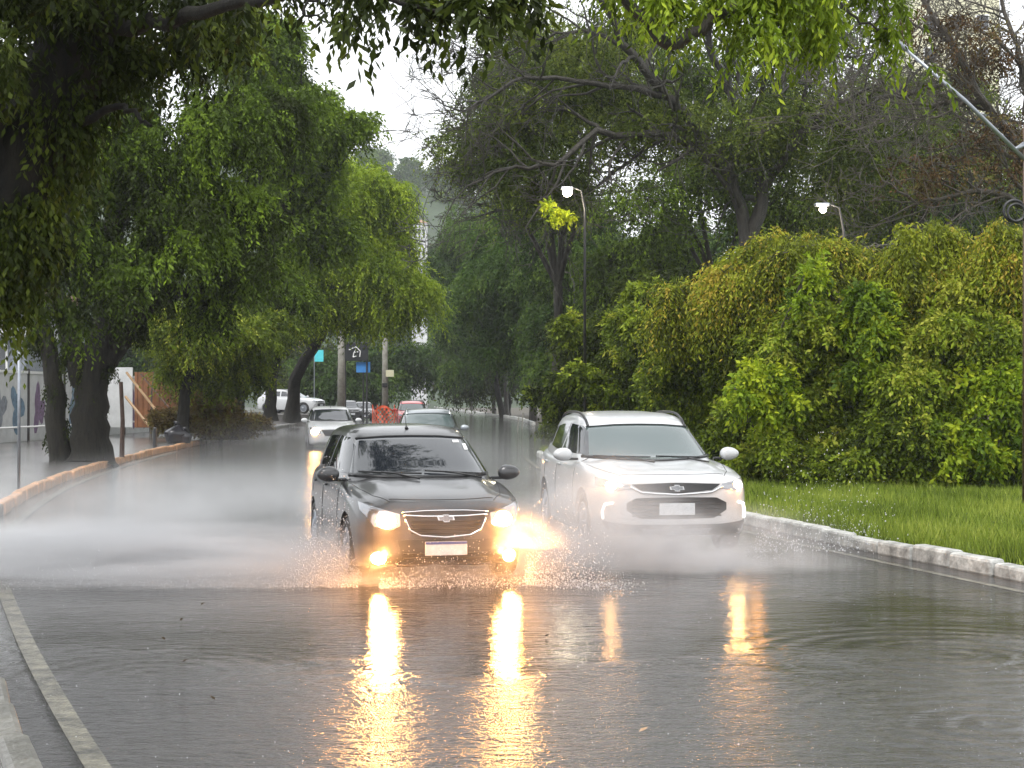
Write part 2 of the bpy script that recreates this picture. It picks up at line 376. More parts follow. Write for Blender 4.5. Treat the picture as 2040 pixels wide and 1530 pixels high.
# grass blades on the verge
def grass(n):
    r = rng
    y = 14+36*r.random(n)**1.5; x = rk(y)+.2+r.random(n)**1.1*np.clip(12-.1*y, 3, 12)
    keep = (x < .36*y+1.2); x, y = x[keep], y[keep]; n = len(x)
    h = .05+.13*r.random(n)**1.5+.09*np.maximum(0, np.sin(x*3.1+np.sin(y*1.3)*2)*np.sin(y*1.1+x)); a = r.random(n)*6.28; wd = .006+.008*r.random(n)
    dx, dy = np.cos(a)*wd, np.sin(a)*wd; lx, ly = r.normal(0, .05, n), r.normal(0, .05, n)
    V = np.stack([np.stack([x-dx, y-dy, .1+0*x], 1), np.stack([x+dx, y+dy, .1+0*x], 1), np.stack([x+lx, y+ly, .1+h], 1)], 1).reshape(-1, 3)
    tint = np.clip(.45+.25*np.sin(x*1.7+2)*np.sin(y*.9)+r.normal(0, .2, n), 0, 1)
    tag(mesh_np('grass', V, np.arange(3*n).reshape(n, 3), M['grass'], tint=tint), 'long bright green grass on the verge behind the white kerb', 'grass', kind='stuff')
grass(150000)

# ------------------------------------------------------------------ foliage and trees
def unit(v): return v/np.maximum(np.linalg.norm(v, axis=-1, keepdims=True), 1e-9)
def foliage(blobs, n_clump, per_clump, n_leaf, slen, leaf, seed, droop=.7, spread=.16, tint0=.45, tvar=.22, inner=.25, leafw=.42, top_tint=0, zmin=None, lump=9):
    """blobs rows: cx cy cz rx ry rz. Returns V, F, tint: leaves set along drooping twigs that grow in clumps"""
    r = np.random.default_rng(seed); B0 = np.asarray(blobs, float); B = []
    for b in B0:
        for _ in range(lump):
            q = unit(r.normal(size=3))*r.random()**.4*.62; f_ = r.uniform(.30, .55)
            B.append([*(b[:3]+q*b[3:]), *(b[3:]*f_*np.array([1.1, 1.1, .9]))])
    B = np.array(B)
    area = (B[:, 3]*B[:, 4]+B[:, 3]*B[:, 5]+B[:, 4]*B[:, 5]); k = r.choice(len(B), n_clump, p=area/area.sum())
    d = unit(r.normal(size=(n_clump, 3))); rad = np.where(r.random(n_clump) < inner, .25+.5*r.random(n_clump), .78+.24*r.random(n_clump))
    rad *= 1+.10*np.sin(d[:, 0]*7+k)*np.sin(d[:, 2]*6+k*2)
    cc = B[k, :3]+d*B[k, 3:]*rad[:, None]
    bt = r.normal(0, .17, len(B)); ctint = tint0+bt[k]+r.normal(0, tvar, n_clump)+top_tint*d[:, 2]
    R = np.min(B[k, 3:], axis=1)
    m = n_clump*per_clump; ci = np.repeat(np.arange(n_clump), per_clump)
    sb = cc[ci]+r.normal(size=(m, 3))*(R[ci]*spread)[:, None]*np.array([1, 1, .6])
    sd = unit(d[ci]*np.array([1, 1, .4])*.8+r.normal(size=(m, 3))*.55+np.array([0, 0, -droop*.5]))
    L = slen*(.5+r.random(m))
    t = (np.arange(n_leaf)+.5)/n_leaf
    pos = sb[:, None]+sd[:, None]*(L[:, None]*t)[..., None]
    pos[..., 2] -= droop*.6*L[:, None]*t**2
    tan = sd[:, None]+np.zeros_like(pos); tan[..., 2] -= droop*1.2*t; tan = unit(tan)
    side = unit(np.cross(tan, r.normal(size=pos.shape)))
    ax = unit(tan*.7+side*.8+r.normal(size=pos.shape)*.2); ax[..., 2] -= droop*.3; ax = unit(ax)
    wv = unit(np.cross(ax, r.normal(size=pos.shape)*.8+np.array([0, 0, 1.])))
    ls = leaf*(.6+.8*r.random(pos.shape[:2]))[..., None]
    p0 = pos; p2 = pos+ax*ls; pm = pos+ax*ls*.45
    V = np.stack([p0, pm+wv*ls*leafw*.5, p2, pm-wv*ls*leafw*.5], 2).reshape(-1, 3)
    ti = np.clip(np.repeat(ctint[ci], n_leaf)+r.normal(0, .12, m*n_leaf), 0, 1)
    if zmin is not None:
        z = V[:, 2].reshape(-1, 4); keep = z.min(1) > zmin; V = V.reshape(-1, 4, 3)[keep].reshape(-1, 3); ti = ti[keep]
    return V, np.arange(len(V)).reshape(-1, 4), ti
def tubes(name, lines, mat, parent=None, off=None, sides=5):
    """lines: list of (pts (K,3), radii (K))"""
    VV = []; FF = []; b = 0; bylen = {}
    for p, r_ in lines: bylen.setdefault(len(p), []).append((p, r_))
    for K, L in bylen.items():
        Pn = np.array([p for p, _ in L]); Rn = np.array([r_ for _, r_ in L]); n = len(L)
        T = np.gradient(Pn, axis=1); T = unit(T)
        ref = np.where(np.abs(T[..., 2:3]) > .9, np.array([1., 0, 0]), np.array([0, 0, 1.]))
        # keep one reference per line so that the tube does not twist
        ref = np.broadcast_to(np.where(np.abs(T.mean(1)[:, None, 2:3]) > .75, np.array([1., 0.2, 0]), np.array([0.1, 0, 1.])), Pn.shape)
        U = unit(np.cross(T, ref)); W = np.cross(T, U)
        a = np.arange(sides)*2*np.pi/sides
        V = Pn[:, :, None]+Rn[:, :, None, None]*(U[:, :, None]*np.cos(a)[:, None]+W[:, :, None]*np.sin(a)[:, None])
        idx = np.arange(n*K*sides).reshape(n, K, sides)
        q = np.stack([idx[:, :-1], np.roll(idx[:, :-1], -1, 2), np.roll(idx[:, 1:], -1, 2), idx[:, 1:]], -1).reshape(-1, 4)
        VV.append(V.reshape(-1, 3)); FF.append(q+b); b += n*K*sides
    return mesh_np(name, np.concatenate(VV), np.concatenate(FF), mat, parent, True, off=off)
def smoothline(pts, r0, r1, K=14, wob=.0, seed=0):
    pts = np.asarray(pts, float); t = np.linspace(0, 1, len(pts)); tt = np.linspace(0, 1, K)
    out = np.stack([pchip(tt, t, pts[:, i]) for i in range(3)], 1)
    if wob:
        r = np.random.default_rng(seed); out[1:-1] += r.normal(0, wob, (K-2, 3))
    return out, r0+(r1-r0)*tt**.8
def branch_system(lines, p0, d, L, r, lvl, R, spread=.75, up=.05, n_child=(3, 5), wob=.16, K=7, rmin=.006):
    """grows a crooked branch and its children"""
    pts = [np.array(p0, float)]; d = unit(np.array(d, float)); rs = [r]
    for i in range(K-1):
        d = unit(d+R.normal(size=3)*wob+np.array([0, 0, up])); pts.append(pts[-1]+d*L/(K-1)); rs.append(r*(1-.62*(i+1)/(K-1)))
    lines.append((np.array(pts), np.maximum(rs, rmin)))
    if lvl <= 0: return
    for c in range(R.integers(*n_child)):
        i = R.integers(2, K); dd = unit(np.array(pts[i])-pts[i-1])
        q = unit(dd+unit(R.normal(size=3))*spread)
        branch_system(lines, pts[i], q, L*R.uniform(.5, .75), rs[i]*R.uniform(.5, .7), lvl-1, R, spread, up, n_child, wob, max(5, K-1), rmin)
def blob(px, py, rpx, rpy, Y, ry=None):
    c = P(px, py, Y); rx = rpx/F*Y; return [c[0], c[1], c[2], rx, ry or rx, rpy/F*Y]
def tree(name, label, cat, base, blobs, leafm, fol, trunk=None, tr=.25, bark='bark_dark', limbs=True, group=None, seed=1, extra=(), sides=7, zmin=None):
    base = np.array(base, float); root = thing(name, label, cat, base, 0, group)
    B = [blob(*b) if len(b) <= 6 and b[3] > 3 else b for b in blobs]
    lines = list(extra); R = np.random.default_rng(seed)
    cen = np.array([b[:3] for b in B]); top = cen.mean(0)
    if trunk is None:
        fork = base*[.75, .75, 0]+top*[.25, .25, 0]+[0, 0, base[2]+(top[2]-base[2])*.45]
        trunk = [base+[0, 0, -.15], (base*.6+fork*.4)+R.normal(0, tr*.5, 3)*[1, 1, 0], fork]
    tl = smoothline(trunk, tr*1.15, tr*.7, 12, tr*.06, seed); tl[1][0] *= 1.35; tl[1][1] *= 1.1
    lines.append(tl); fork = tl[0][-1]
    if limbs:
        for i, b in enumerate(B):
            c = np.array(b[:3]); mid = (fork+c)/2+R.normal(0, .12, 3)*np.linalg.norm(c-fork)+[0, 0, .1*np.linalg.norm(c-fork)]
            lines.append(smoothline([fork, mid, c+R.normal(0, .2, 3)*b[3:6]], tr*.5, tr*.1, 12, tr*.08, seed+i))
            for k in range(3):
                e = c+unit(R.normal(size=3))*np.array(b[3:6])*.9
                lines.append(smoothline([mid, (mid+e)/2+R.normal(0, .1, 3)*b[3], e], tr*.2, .012, 12, .03, seed+i*7+k))
    tubes('trunk', lines, M[bark], root, base, sides)
    V, Fq, ti = foliage(B, seed=seed+100, zmin=zmin, **fol)
    mesh_np('crown', V, Fq, M[leafm], root, tint=ti, off=base)
    return root
# ------------------------------------------------------------------ the trees of this street
def fo(n_clump, per_clump, n_leaf, slen, leaf, **k): return dict(n_clump=n_clump, per_clump=per_clump, n_leaf=n_leaf, slen=slen, leaf=leaf, **k)
g_left = 'street trees along the left kerb'; g_bush = 'creeper-covered bushes on the right verge'; g_wood = 'dark trees of the wood behind the road'
# near tree whose dark trunk leans in at the upper left
ext = [smoothline([P(20, 430, 14), P(-60, 150, 13.4), P(-120, -150, 13)], .2, .1, 12, .02, 3),
       smoothline([P(180, 60, 14), P(330, 40, 13), P(520, -10, 11.5), P(700, -25, 10)], .09, .022, 16, .02, 4),
       smoothline([P(700, -25, 10), P(800, 5, 10), P(900, 20, 10), P(980, 35, 10)], .022, .006, 12, .012, 5),
       smoothline([P(640, -20, 10.5), P(600, 20, 10.4), P(650, 40, 10.4), P(720, 60, 10.4)], .012, .004, 12, .01, 6),
       smoothline([P(100, 270, 14), P(240, 210, 13.6), P(300, 250, 13.4)], .05, .012, 12, .02, 7)]
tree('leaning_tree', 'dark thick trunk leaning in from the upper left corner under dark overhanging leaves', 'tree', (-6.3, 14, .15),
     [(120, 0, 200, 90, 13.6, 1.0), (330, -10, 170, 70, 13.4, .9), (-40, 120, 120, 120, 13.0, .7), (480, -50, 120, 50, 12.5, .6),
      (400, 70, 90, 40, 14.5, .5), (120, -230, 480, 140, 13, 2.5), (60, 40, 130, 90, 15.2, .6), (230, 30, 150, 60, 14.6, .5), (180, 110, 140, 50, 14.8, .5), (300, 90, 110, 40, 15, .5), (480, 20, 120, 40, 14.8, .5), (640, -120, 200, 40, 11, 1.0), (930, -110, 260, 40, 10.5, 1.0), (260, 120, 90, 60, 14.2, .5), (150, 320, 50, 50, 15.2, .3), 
      (800, -12, 110, 16, 10, .3), (930, -5, 80, 14, 10, .3), (-4.5, 19, 11, 2.9, 2.4, 1.4), (-1.6, 22, 11.6, 2.6, 2.2, 1.1), (-6, 25, 12, 2.9, 2.6, 1.6), (-3.2, 15.5, 10, 2.2, 1.9, 1.0), (700, 22, 70, 12, 10.4, .2), (1050, -35, 110, 30, 10.4, .3)],  # crown blobs above the frame, added for shade and windshield reflections
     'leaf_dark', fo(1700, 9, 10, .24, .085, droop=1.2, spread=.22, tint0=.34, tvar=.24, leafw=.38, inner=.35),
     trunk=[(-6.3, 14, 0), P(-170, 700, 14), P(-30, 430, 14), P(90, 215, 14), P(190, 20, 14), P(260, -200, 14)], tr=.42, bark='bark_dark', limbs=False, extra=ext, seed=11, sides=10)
# big twin-trunk tree on the pavement
def PB(px, py, Y=38.6): return P(px-6, py, Y+2.4)
ext = [smoothline([PB(128, 945), PB(118, 830), PB(108, 720), PB(70, 620), PB(20, 560), PB(-30, 500)], .30, .13, 16, .02, 3),
       smoothline([PB(175, 760), PB(150, 690), PB(110, 560, 39.5), PB(90, 400, 40)], .34, .14, 14, .02, 8),
       smoothline([PB(215, 720), PB(275, 640), PB(330, 590), PB(420, 570), PB(500, 545, 40)], .32, .10, 16, .02, 9),
       smoothline([PB(205, 700), PB(230, 560), PB(235, 400), PB(250, 200, 40)], .42, .16, 16, .03, 10),
       smoothline([PB(225, 640), PB(270, 540, 38), PB(300, 420, 38), PB(360, 300, 39)], .24, .08, 14, .03, 12),
       smoothline([PB(330, 590), PB(370, 500), PB(440, 400)], .14, .05, 12, .03, 13),
       smoothline([PB(235, 420), PB(150, 330), PB(90, 200)], .16, .05, 12, .03, 14)]
tree('street_tree', 'massive mossy twin-trunk tree standing on the left pavement beside the kerb', 'tree', (-10.75, 41, .15),
     [(150, 470, 130, 90, 38.6, 1.5), (330, 460, 130, 90, 39.5, 1.6), (90, 330, 150, 130, 38, 1.8), (300, 330, 170, 110, 40, 2.0), (460, 420, 110, 100, 41, 1.5),
      (500, 520, 90, 50, 41, 1.2), (430, 230, 130, 110, 41, 1.8), (220, 200, 170, 110, 40, 2), (560, 210, 100, 90, 43, 1.4), (30, 560, 60, 60, 38, .9),
      (250, 560, 70, 60, 38, .9), (150, 610, 50, 40, 38.3, .7), (420, 600, 60, 40, 41, .8), (150, -90, 210, 120, 41, 3), (400, -130, 150, 120, 42, 2.8), (230, -320, 230, 110, 41, 3)],  # last blobs sit above the frame, added to darken the road reflection
     'leaf_mid', fo(1800, 12, 13, .55, .13, droop=1.2, spread=.2, tint0=.36, tvar=.26, leafw=.4, inner=.3),
     trunk=[(-10.75, 41, 0), PB(186, 860), PB(188, 780), PB(205, 690)], tr=.50, bark='bark_moss', limbs=False, extra=ext, group=g_left, seed=21, sides=12)
big = [o for o in COL.objects if o.get('label', '').startswith('massive mossy')][0]; near = [o for o in COL.objects if o.get('label', '').startswith('dark thick trunk')][0]
def vines(root, pts, r, nc, leaf, seed, slen=.4, mat='leaf_dark', tint=.25):
    base = np.array(root.location); V, Fq, ti = foliage([[*q, r, r, r*1.8] for q in pts], nc, 8, 9, slen, leaf, seed, droop=2.2, tint0=tint, tvar=.15, spread=.3, inner=.0, lump=4)
    mesh_np('climbing_vine', V, Fq, M[mat], root, tint=ti, off=base)
vines(big, [PB(x, y) for x, y in [(190, 880), (195, 820), (185, 770), (175, 720), (215, 700), (120, 850), (112, 760), (90, 670), (60, 600), (240, 640), (280, 640), (330, 590), (400, 575), (215, 600), (235, 500), (150, 690), (240, 420)]], .26, 520, .085, 900, .2)
vines(near, [P(x, y, 14) for x, y in [(-20, 440), (20, 350), (60, 270), (100, 190), (130, 120), (160, 60), (40, 420), (0, 500)]], .34, 520, .075, 901, .24, 'leaf_dark', .4)
# lower trees with thin trunks behind it
tree('street_tree', 'small light green tree with a thin dark leaning trunk behind the twin-trunk tree', 'tree', P(360, 862, 58),
     [(400, 660, 90, 70, 57, 1.6), (330, 640, 60, 60, 57, 1.3), (490, 660, 80, 60, 59, 1.6), (440, 740, 90, 50, 60, 1.6), (540, 650, 50, 50, 60, 1.2), (350, 720, 40, 50, 58, 1.)],
     'leaf_bush', fo(600, 10, 12, .5, .13, droop=.9, tint0=.6, tvar=.2, spread=.2), trunk=[P(362, 868, 58), P(370, 780, 58), P(395, 700, 58)], tr=.22, group=g_left, seed=31)
tree('street_tree', 'slim dark tree trunk in the undergrowth between the small tree and the parked white car', 'tree', P(400, 862, 62),
     [(470, 580, 90, 70, 64, 1.8), (560, 600, 80, 70, 66, 1.8), (500, 690, 50, 36, 66, 1.4)],
     'leaf_mid', fo(450, 10, 12, .5, .14, droop=1.0, tint0=.5), trunk=[P(402, 862, 62), P(400, 790, 62), P(415, 700, 62)], tr=.16, group=g_left, seed=33)
tree('street_tree', 'tall dark green tree whose rounded crown stands against the white sky', 'tree', P(470, 850, 70),
     [(520, 130, 100, 90, 66, 2.5), (640, 210, 70, 50, 66, 2.), (700, 235, 45, 35, 66, 1.), (520, 250, 120, 90, 66, 2.5), (620, 270, 80, 45, 66, 1.6), (560, 360, 120, 70, 67, 2.6), (480, 60, 120, 80, 66, 2.4),
      (570, 60, 40, 40, 66, 1.), (610, 440, 120, 80, 68, 2.5)],
     'leaf_mid', fo(1100, 11, 13, .7, .19, droop=.9, tint0=.68, tvar=.2, spread=.17), trunk=[P(470, 858, 70), P(480, 720, 69), P(540, 500, 67)], tr=.3, group=g_left, seed=41)
tree('street_tree', 'bright green feathery tree leaning over the road, foliage hanging in long sweeps', 'tree', P(580, 832, 96),
     [(720, 360, 90, 70, 84, 3.), (640, 350, 80, 60, 84, 3.), (770, 400, 60, 60, 84, 2.2), (690, 450, 110, 80, 84, 3.2), (780, 500, 65, 80, 84, 2.4), (720, 550, 120, 60, 84, 3.4), (820, 570, 48, 50, 84, 1.8), (790, 600, 60, 30, 84, 2),
      (620, 520, 90, 60, 84, 3), (640, 590, 90, 30, 85, 3), (720, 600, 80, 26, 85, 2.4)],
     'leaf_bright', fo(1700, 12, 15, 1.1, .20, droop=1.0, tint0=.62, tvar=.22, spread=.15, top_tint=.1, leafw=.34), trunk=[P(582, 836, 96), P(588, 760, 95), P(625, 690, 92), P(680, 600, 88)], tr=.38, group=g_left, seed=51)
tree('street_tree', 'straight dark trunk in front of the parked white car, left of the leaning one', 'tree', P(538, 836, 92),
     [(560, 620, 70, 40, 88, 2.4), (500, 610, 70, 50, 86, 2.4), (600, 590, 80, 50, 88, 2.4), (560, 560, 80, 60, 88, 2.6)],
     'leaf_dark', fo(600, 10, 12, .8, .2, droop=1, tint0=.6), trunk=[P(538, 838, 92), P(541, 760, 92), P(560, 690, 90)], tr=.34, group=g_left, seed=53)
# dark wood across the end of the road
wood = [
 ('tall dark green tree at the left edge of the wood beside the road gap', 1004, 145, [(900, 520, 45, 80, 142, 3), (935, 470, 60, 70, 142, 4), (905, 640, 45, 70, 142, 3), (915, 730, 36, 36, 142, 2.4), (950, 590, 60, 90, 142, 4)], .5, 'leaf_green'),
 ('dark tree with hanging green foliage behind the roof of the silver car', 1092, 106, [(1000, 470, 80, 70, 106, 3.5), (980, 560, 70, 80, 105, 3), (1010, 660, 70, 60, 105, 3), (1060, 540, 80, 90, 104, 3.4), (975, 690, 40, 36, 106, 2.)], .5, 'leaf_green'),
 ('broad dark green tree below the upper street light', 1180, 92, [(1120, 520, 90, 90, 92, 3.4), (1100, 640, 90, 80, 92, 3.4), (1180, 460, 80, 80, 92, 3), (1160, 720, 90, 60, 92, 3), (1090, 720, 60, 40, 92, 2.4), (1060, 420, 70, 60, 92, 2.6)], .45, 'leaf_green'),
 ('dense dark tree standing behind the roof of the white car', 1262, 74, [(1250, 560, 110, 90, 74, 3.4), (1240, 680, 110, 90, 74, 3.2), (1330, 640, 110, 110, 74, 3.2), (1300, 500, 110, 80, 74, 3), (1210, 750, 70, 50, 74, 2.2)], .42, 'leaf_mid'),
]
for i, (lab, px, Y, bl, t0, lm) in enumerate(wood):
    b = P(px, HOR+1.75*F/Y, Y); tree('woodland_tree', lab, 'tree', b, bl, lm, fo(800, 11, 13, 1.0, .20, droop=1.0, tint0=t0, tvar=.2, spread=.17, inner=.35), tr=.3, group=g_wood, seed=60+i)
# darker trees farther back, and thin trunks that show under the crowns
far_t = [(745, 150, 690), (850, 330, 700), (1010, 160, 560), (1120, 140, 520), (1250, 130, 470), (1380, 120, 440), (1520, 110, 430), (1680, 100, 400), (1850, 92, 380), (2010, 84, 360), (560, 160, 620), (430, 130, 560), (280, 120, 520)]
names = ['behind the concrete poles', 'behind the red car', 'behind the silver car', 'left of the upper street light', 'under the upper street light', 'right of the upper street light', 'under the grey bare limbs',
         'beside the right street light', 'right of the right street light', 'behind the steel lamp post', 'behind the parked white car', 'behind the brown hoarding', 'behind the painted wall']
for i, ((px, Y, top), nm) in enumerate(zip(far_t, names)):
    b = P(px, HOR+1.75*F/Y, Y); H = top; q = F/Y
    bl = [(px+random.Random(i*5+k).uniform(-80, 80), H+(780-H)*(k+.5)/5, 115, (780-H)/5*.9, Y+random.Random(i+k).uniform(-2, 2), 4.2) for k in range(5)]
    tree('woodland_tree', 'dark background tree '+nm, 'tree', b, bl, 'leaf_dark' if i % 3 else 'leaf_green', fo(420, 9, 11, 1.3, .34, droop=.9, tint0=.4, tvar=.2, spread=.2, inner=.4), tr=.3, limbs=False, group=g_wood, seed=80+i)
for i, (px, Y, lab) in enumerate([(866, 300, 'straight grey trunk at the far end of the white kerb'), (985, 168, 'thin dark trunk under the wood right of the red car'), (1062, 112, 'thin bare trunk at the tip of the far white kerb'), (940, 205, 'slender trunk in the shade of the wood'), (1010, 150, 'dark upright trunk halfway along the far kerb')]):
    tree('woodland_tree', lab, 'tree', P(px, HOR+1.75*F/Y, Y), [(px, 600, 50, 60, Y, 2.)], 'leaf_dark', fo(120, 9, 10, 1., .3, tint0=.4), trunk=[P(px, 840, Y), P(px-3, 740, Y), P(px+4, 640, Y)], tr=.22, bark='bark_grey', limbs=False, group=g_wood, seed=120+i)
# tall grey tree with crooked wet limbs above the right verge
R = np.random.default_rng(5); ext = []
Y0 = 52
prim = [([P(1490, 520, Y0), P(1475, 400, Y0), P(1420, 300, Y0), P(1330, 190, Y0-1), P(1250, 90, Y0-2), P(1180, -20, Y0-3)], .26, .10),
        ([P(1440, 330, Y0), P(1330, 270, Y0-1), P(1200, 262, Y0-2), P(1100, 330, Y0-3), P(1020, 330, Y0-3), P(930, 370, Y0-4)], .17, .03),
        ([P(1330, 190, Y0-1), P(1200, 170, Y0-2), P(1060, 150, Y0-3), P(960, 210, Y0-4), P(890, 222, Y0-4)], .12, .02),
        ([P(1490, 500, Y0), P(1520, 360, Y0), P(1480, 240, Y0+1), P(1440, 150, Y0+1), P(1380, 0, Y0+1)], .26, .10),
        ([P(1520, 380, Y0), P(1600, 260, Y0-1), P(1690, 200, Y0-1), P(1800, 190, Y0-2), P(1950, 130, Y0-3)], .20, .05),
        ([P(1500, 300, Y0), P(1560, 160, Y0), P(1640, 60, Y0), P(1700, -40, Y0)], .16, .06),
        ([P(1200, 262, Y0-2), P(1120, 220, Y0-1), P(1000, 240, Y0), P(950, 290, Y0)], .07, .015),
        ([P(1330, 270, Y0-1), P(1240, 330, Y0), P(1130, 400, Y0+1), P(1010, 420, Y0+1), P(940, 400, Y0)], .08, .015),
        ([P(1250, 90, Y0-2), P(1150, 60, Y0-2), P(1040, 80, Y0-2), P(980, 70, Y0-2)], .08, .015),
        ([P(1690, 200, Y0-1), P(1760, 300, Y0), P(1850, 330, Y0), P(1980, 300, Y0)], .09, .02)]
for i, (pp, r0, r1) in enumerate(prim):
    ln = smoothline(pp, r0, r1, 18, .05, 200+i); ext.append(ln); pts, rs = ln
    for k in range(3, 18):
        for c in range(1 if i else 1):
            d = unit(unit(pts[min(k+1, 17)]-pts[k-1])+unit(R.normal(size=3))*.9)
            branch_system(ext, pts[k], d, R.uniform(1.6, 3.2)*(1 if pts[k][0] > -.2 else .55), rs[k]*.5+.008, 3, R, .8, .03, (2, 5), .2, 7, .009)
lim = len(ext)
tree('bare_limbed_tree', 'tall tree of crooked grey almost bare limbs spreading over the road below the sky', 'tree', P(1495, HOR+1.75*F/Y0, Y0),
     [(1020, 230, 150, 110, Y0, 2.5), (1150, 150, 170, 120, Y0, 2.5), (1300, 250, 170, 120, Y0, 2.5), (1500, 250, 150, 150, Y0, 2.5), (1700, 280, 170, 130, Y0, 2.5), (1100, 350, 150, 70, Y0, 2), (1130, -100, 170, 110, Y0, 3), (1400, -110, 190, 120, Y0, 3), (1700, -130, 200, 120, Y0, 3), (1280, -320, 220, 110, Y0, 3), (1620, -340, 240, 110, Y0, 3), (1950, -180, 200, 150, Y0, 3)],  # high blobs out of view, added so the wet road mirrors dark leaves
     'leaf_grey', fo(2300, 9, 10, .75, .13, droop=.5, tint0=.5, spread=.25, inner=.5), trunk=[P(1495, 905, Y0), P(1500, 700, Y0), P(1490, 510, Y0)], tr=.32, bark='bark_grey', limbs=False, extra=ext, seed=71, sides=4)
bare = [o for o in COL.objects if o.get('label', '').startswith('tall tree of crooked')][0]
V, Fq, ti = foliage([blob(1112, 425, 20, 13, 46.5, .3), blob(1090, 405, 12, 8, 46.5, .2), blob(1136, 432, 10, 8, 46.5, .2)], 26, 5, 6, .2, .13, 903, tint0=.8, spread=.4, lump=3)
mesh_np('lamplit_leaf_spray', V, Fq, M['leaf_lime'], bare, tint=ti, off=np.array(bare.location))  # leaves under the street light; lamplight put into their lime colour
# reddish twiggy tree at the upper right
R = np.random.default_rng(8); ext = []; Y1 = 40
for i, (pp, r0, r1) in enumerate([([P(2130, 600, Y1), P(2060, 350, Y1), P(1960, 200, Y1), P(1880, 60, Y1), P(1800, -60, Y1)], .2, .06), ([P(2080, 420, Y1), P(1960, 380, Y1), P(1850, 400, Y1), P(1760, 360, Y1)], .1, .02),
                     ([P(2060, 350, Y1), P(2040, 150, Y1), P(1990, -30, Y1)], .14, .05), ([P(1960, 200, Y1), P(1850, 210, Y1), P(1760, 160, Y1)], .08, .02), ([P(2100, 300, Y1), P(2180, 80, Y1)], .1, .04)]):
    ln = smoothline(pp, r0, r1, 16, .04, 300+i); ext.append(ln); pts, rs = ln
    for k in range(3, 16):
        for c in range(1):
            d = unit(unit(pts[min(k+1, 15)]-pts[k-1])+unit(R.normal(size=3))*.9)
            branch_system(ext, pts[k], d, R.uniform(1.2, 2.4), rs[k]*.4+.006, 3, R, .8, .04, (3, 5), .2, 7, .007)
tree('twiggy_tree', 'reddish brown twiggy tree filling the upper right corner behind the lamp arm', 'tree', P(2140, HOR+1.75*F/Y1, Y1),
     [(1950, 120, 130, 120, Y1, 1.8), (2020, 300, 120, 120, Y1, 1.8), (1850, 330, 120, 90, Y1, 1.6), (1880, 50, 90, 60, Y1, 1.2)],
     'leaf_rust', fo(240, 6, 8, .5, .10, droop=.5, tint0=.4, spread=.25, inner=.5), trunk=[P(2140, 920, Y1), P(2140, 760, Y1), P(2130, 590, Y1)], tr=.26, bark='bark_twig', limbs=False, extra=ext, seed=73, sides=4)
# sparse green trees behind the bare limbs
for i, (lab, px, Y, bl, lm, nc) in enumerate([
    ('pale green airy tree behind the tips of the bare limbs', 1120, 74, [(980, 170, 80, 70, 72, 3), (1100, 110, 140, 90, 72, 3.4), (1250, 60, 140, 90, 72, 3.4), (940, 300, 90, 60, 72, 2.6), (1080, 260, 130, 90, 72, 3), (1250, 210, 140, 110, 72, 3), (1100, 390, 130, 60, 72, 3), (1010, 40, 90, 50, 72, 2)], 'leaf_grey', 900),
    ('olive airy tree behind the thick grey limb', 1420, 70, [(1400, 130, 150, 120, 68, 3.4), (1420, 330, 140, 120, 68, 3.4), (1560, 230, 140, 130, 68, 3.4), (1300, 400, 120, 80, 68, 3), (1560, 400, 130, 80, 68, 3), (1600, 70, 120, 70, 68, 3)], 'leaf_mid', 820),
    ('dull green airy tree above the right street light', 1760, 66, [(1720, 330, 150, 100, 64, 3.2), (1860, 300, 140, 110, 64, 3.2), (2000, 330, 120, 110, 64, 3.), (1740, 190, 130, 80, 64, 3), (1900, 170, 100, 70, 64, 2.6)], 'leaf_grey', 640)]):
    tree('airy_tree', lab, 'tree', P(px, HOR+1.75*F/Y, Y), bl, lm, fo(nc, 9, 11, 1., .17, droop=.9, tint0=.5, tvar=.25, spread=.22, inner=.3), tr=.28, bark='bark_grey', group='airy trees behind the bare limbs', seed=140+i)
# near tree out of frame at the right: its limb hangs in at the top
ext = [smoothline([P(2350, -120, 17), P(2050, -150, 16), P(1750, -70, 15), P(1560, -40, 14.5), P(1420, 30, 14)], .13, .05, 18, .02, 5),
       smoothline([P(1420, 30, 14), P(1340, 88, 14), P(1260, 10, 14), P(1200, -60, 14)], .055, .05, 12, .015, 6),
       smoothline([P(1640, -50, 14.7), P(1700, 30, 14.5), P(1780, 60, 14.5)], .025, .008, 12, .015, 7)]
tree('overhanging_tree', 'bright green leaves hanging into the top of the view from a bough right of centre', 'tree', (8.6, 17, .1),
     [(1480, -20, 110, 50, 14, .5), (1600, 0, 100, 40, 14.4, .5), (1500, 60, 60, 35, 14, .3), (1640, 50, 55, 35, 14.4, .3), (1740, -10, 60, 35, 14.6, .4), (1775, 60, 25, 25, 14.6, .2), (1340, -10, 90, 20, 14, .4), (1510, 110, 26, 22, 14, .2),
      (1600, -150, 260, 50, 14.6, 1.2), (1250, -90, 120, 30, 14, .6), (1860, 140, 18, 22, 14.6, .15)],
     'leaf_bright', fo(240, 6, 12, .26, .085, droop=1.6, tint0=.45, tvar=.2, leafw=.32, spread=.3), trunk=[(8.6, 17, 0), (8.4, 17, 2.5), P(2500, 100, 17), P(2350, -130, 17)], tr=.28, bark='bark_grey', limbs=False, extra=ext, seed=77)
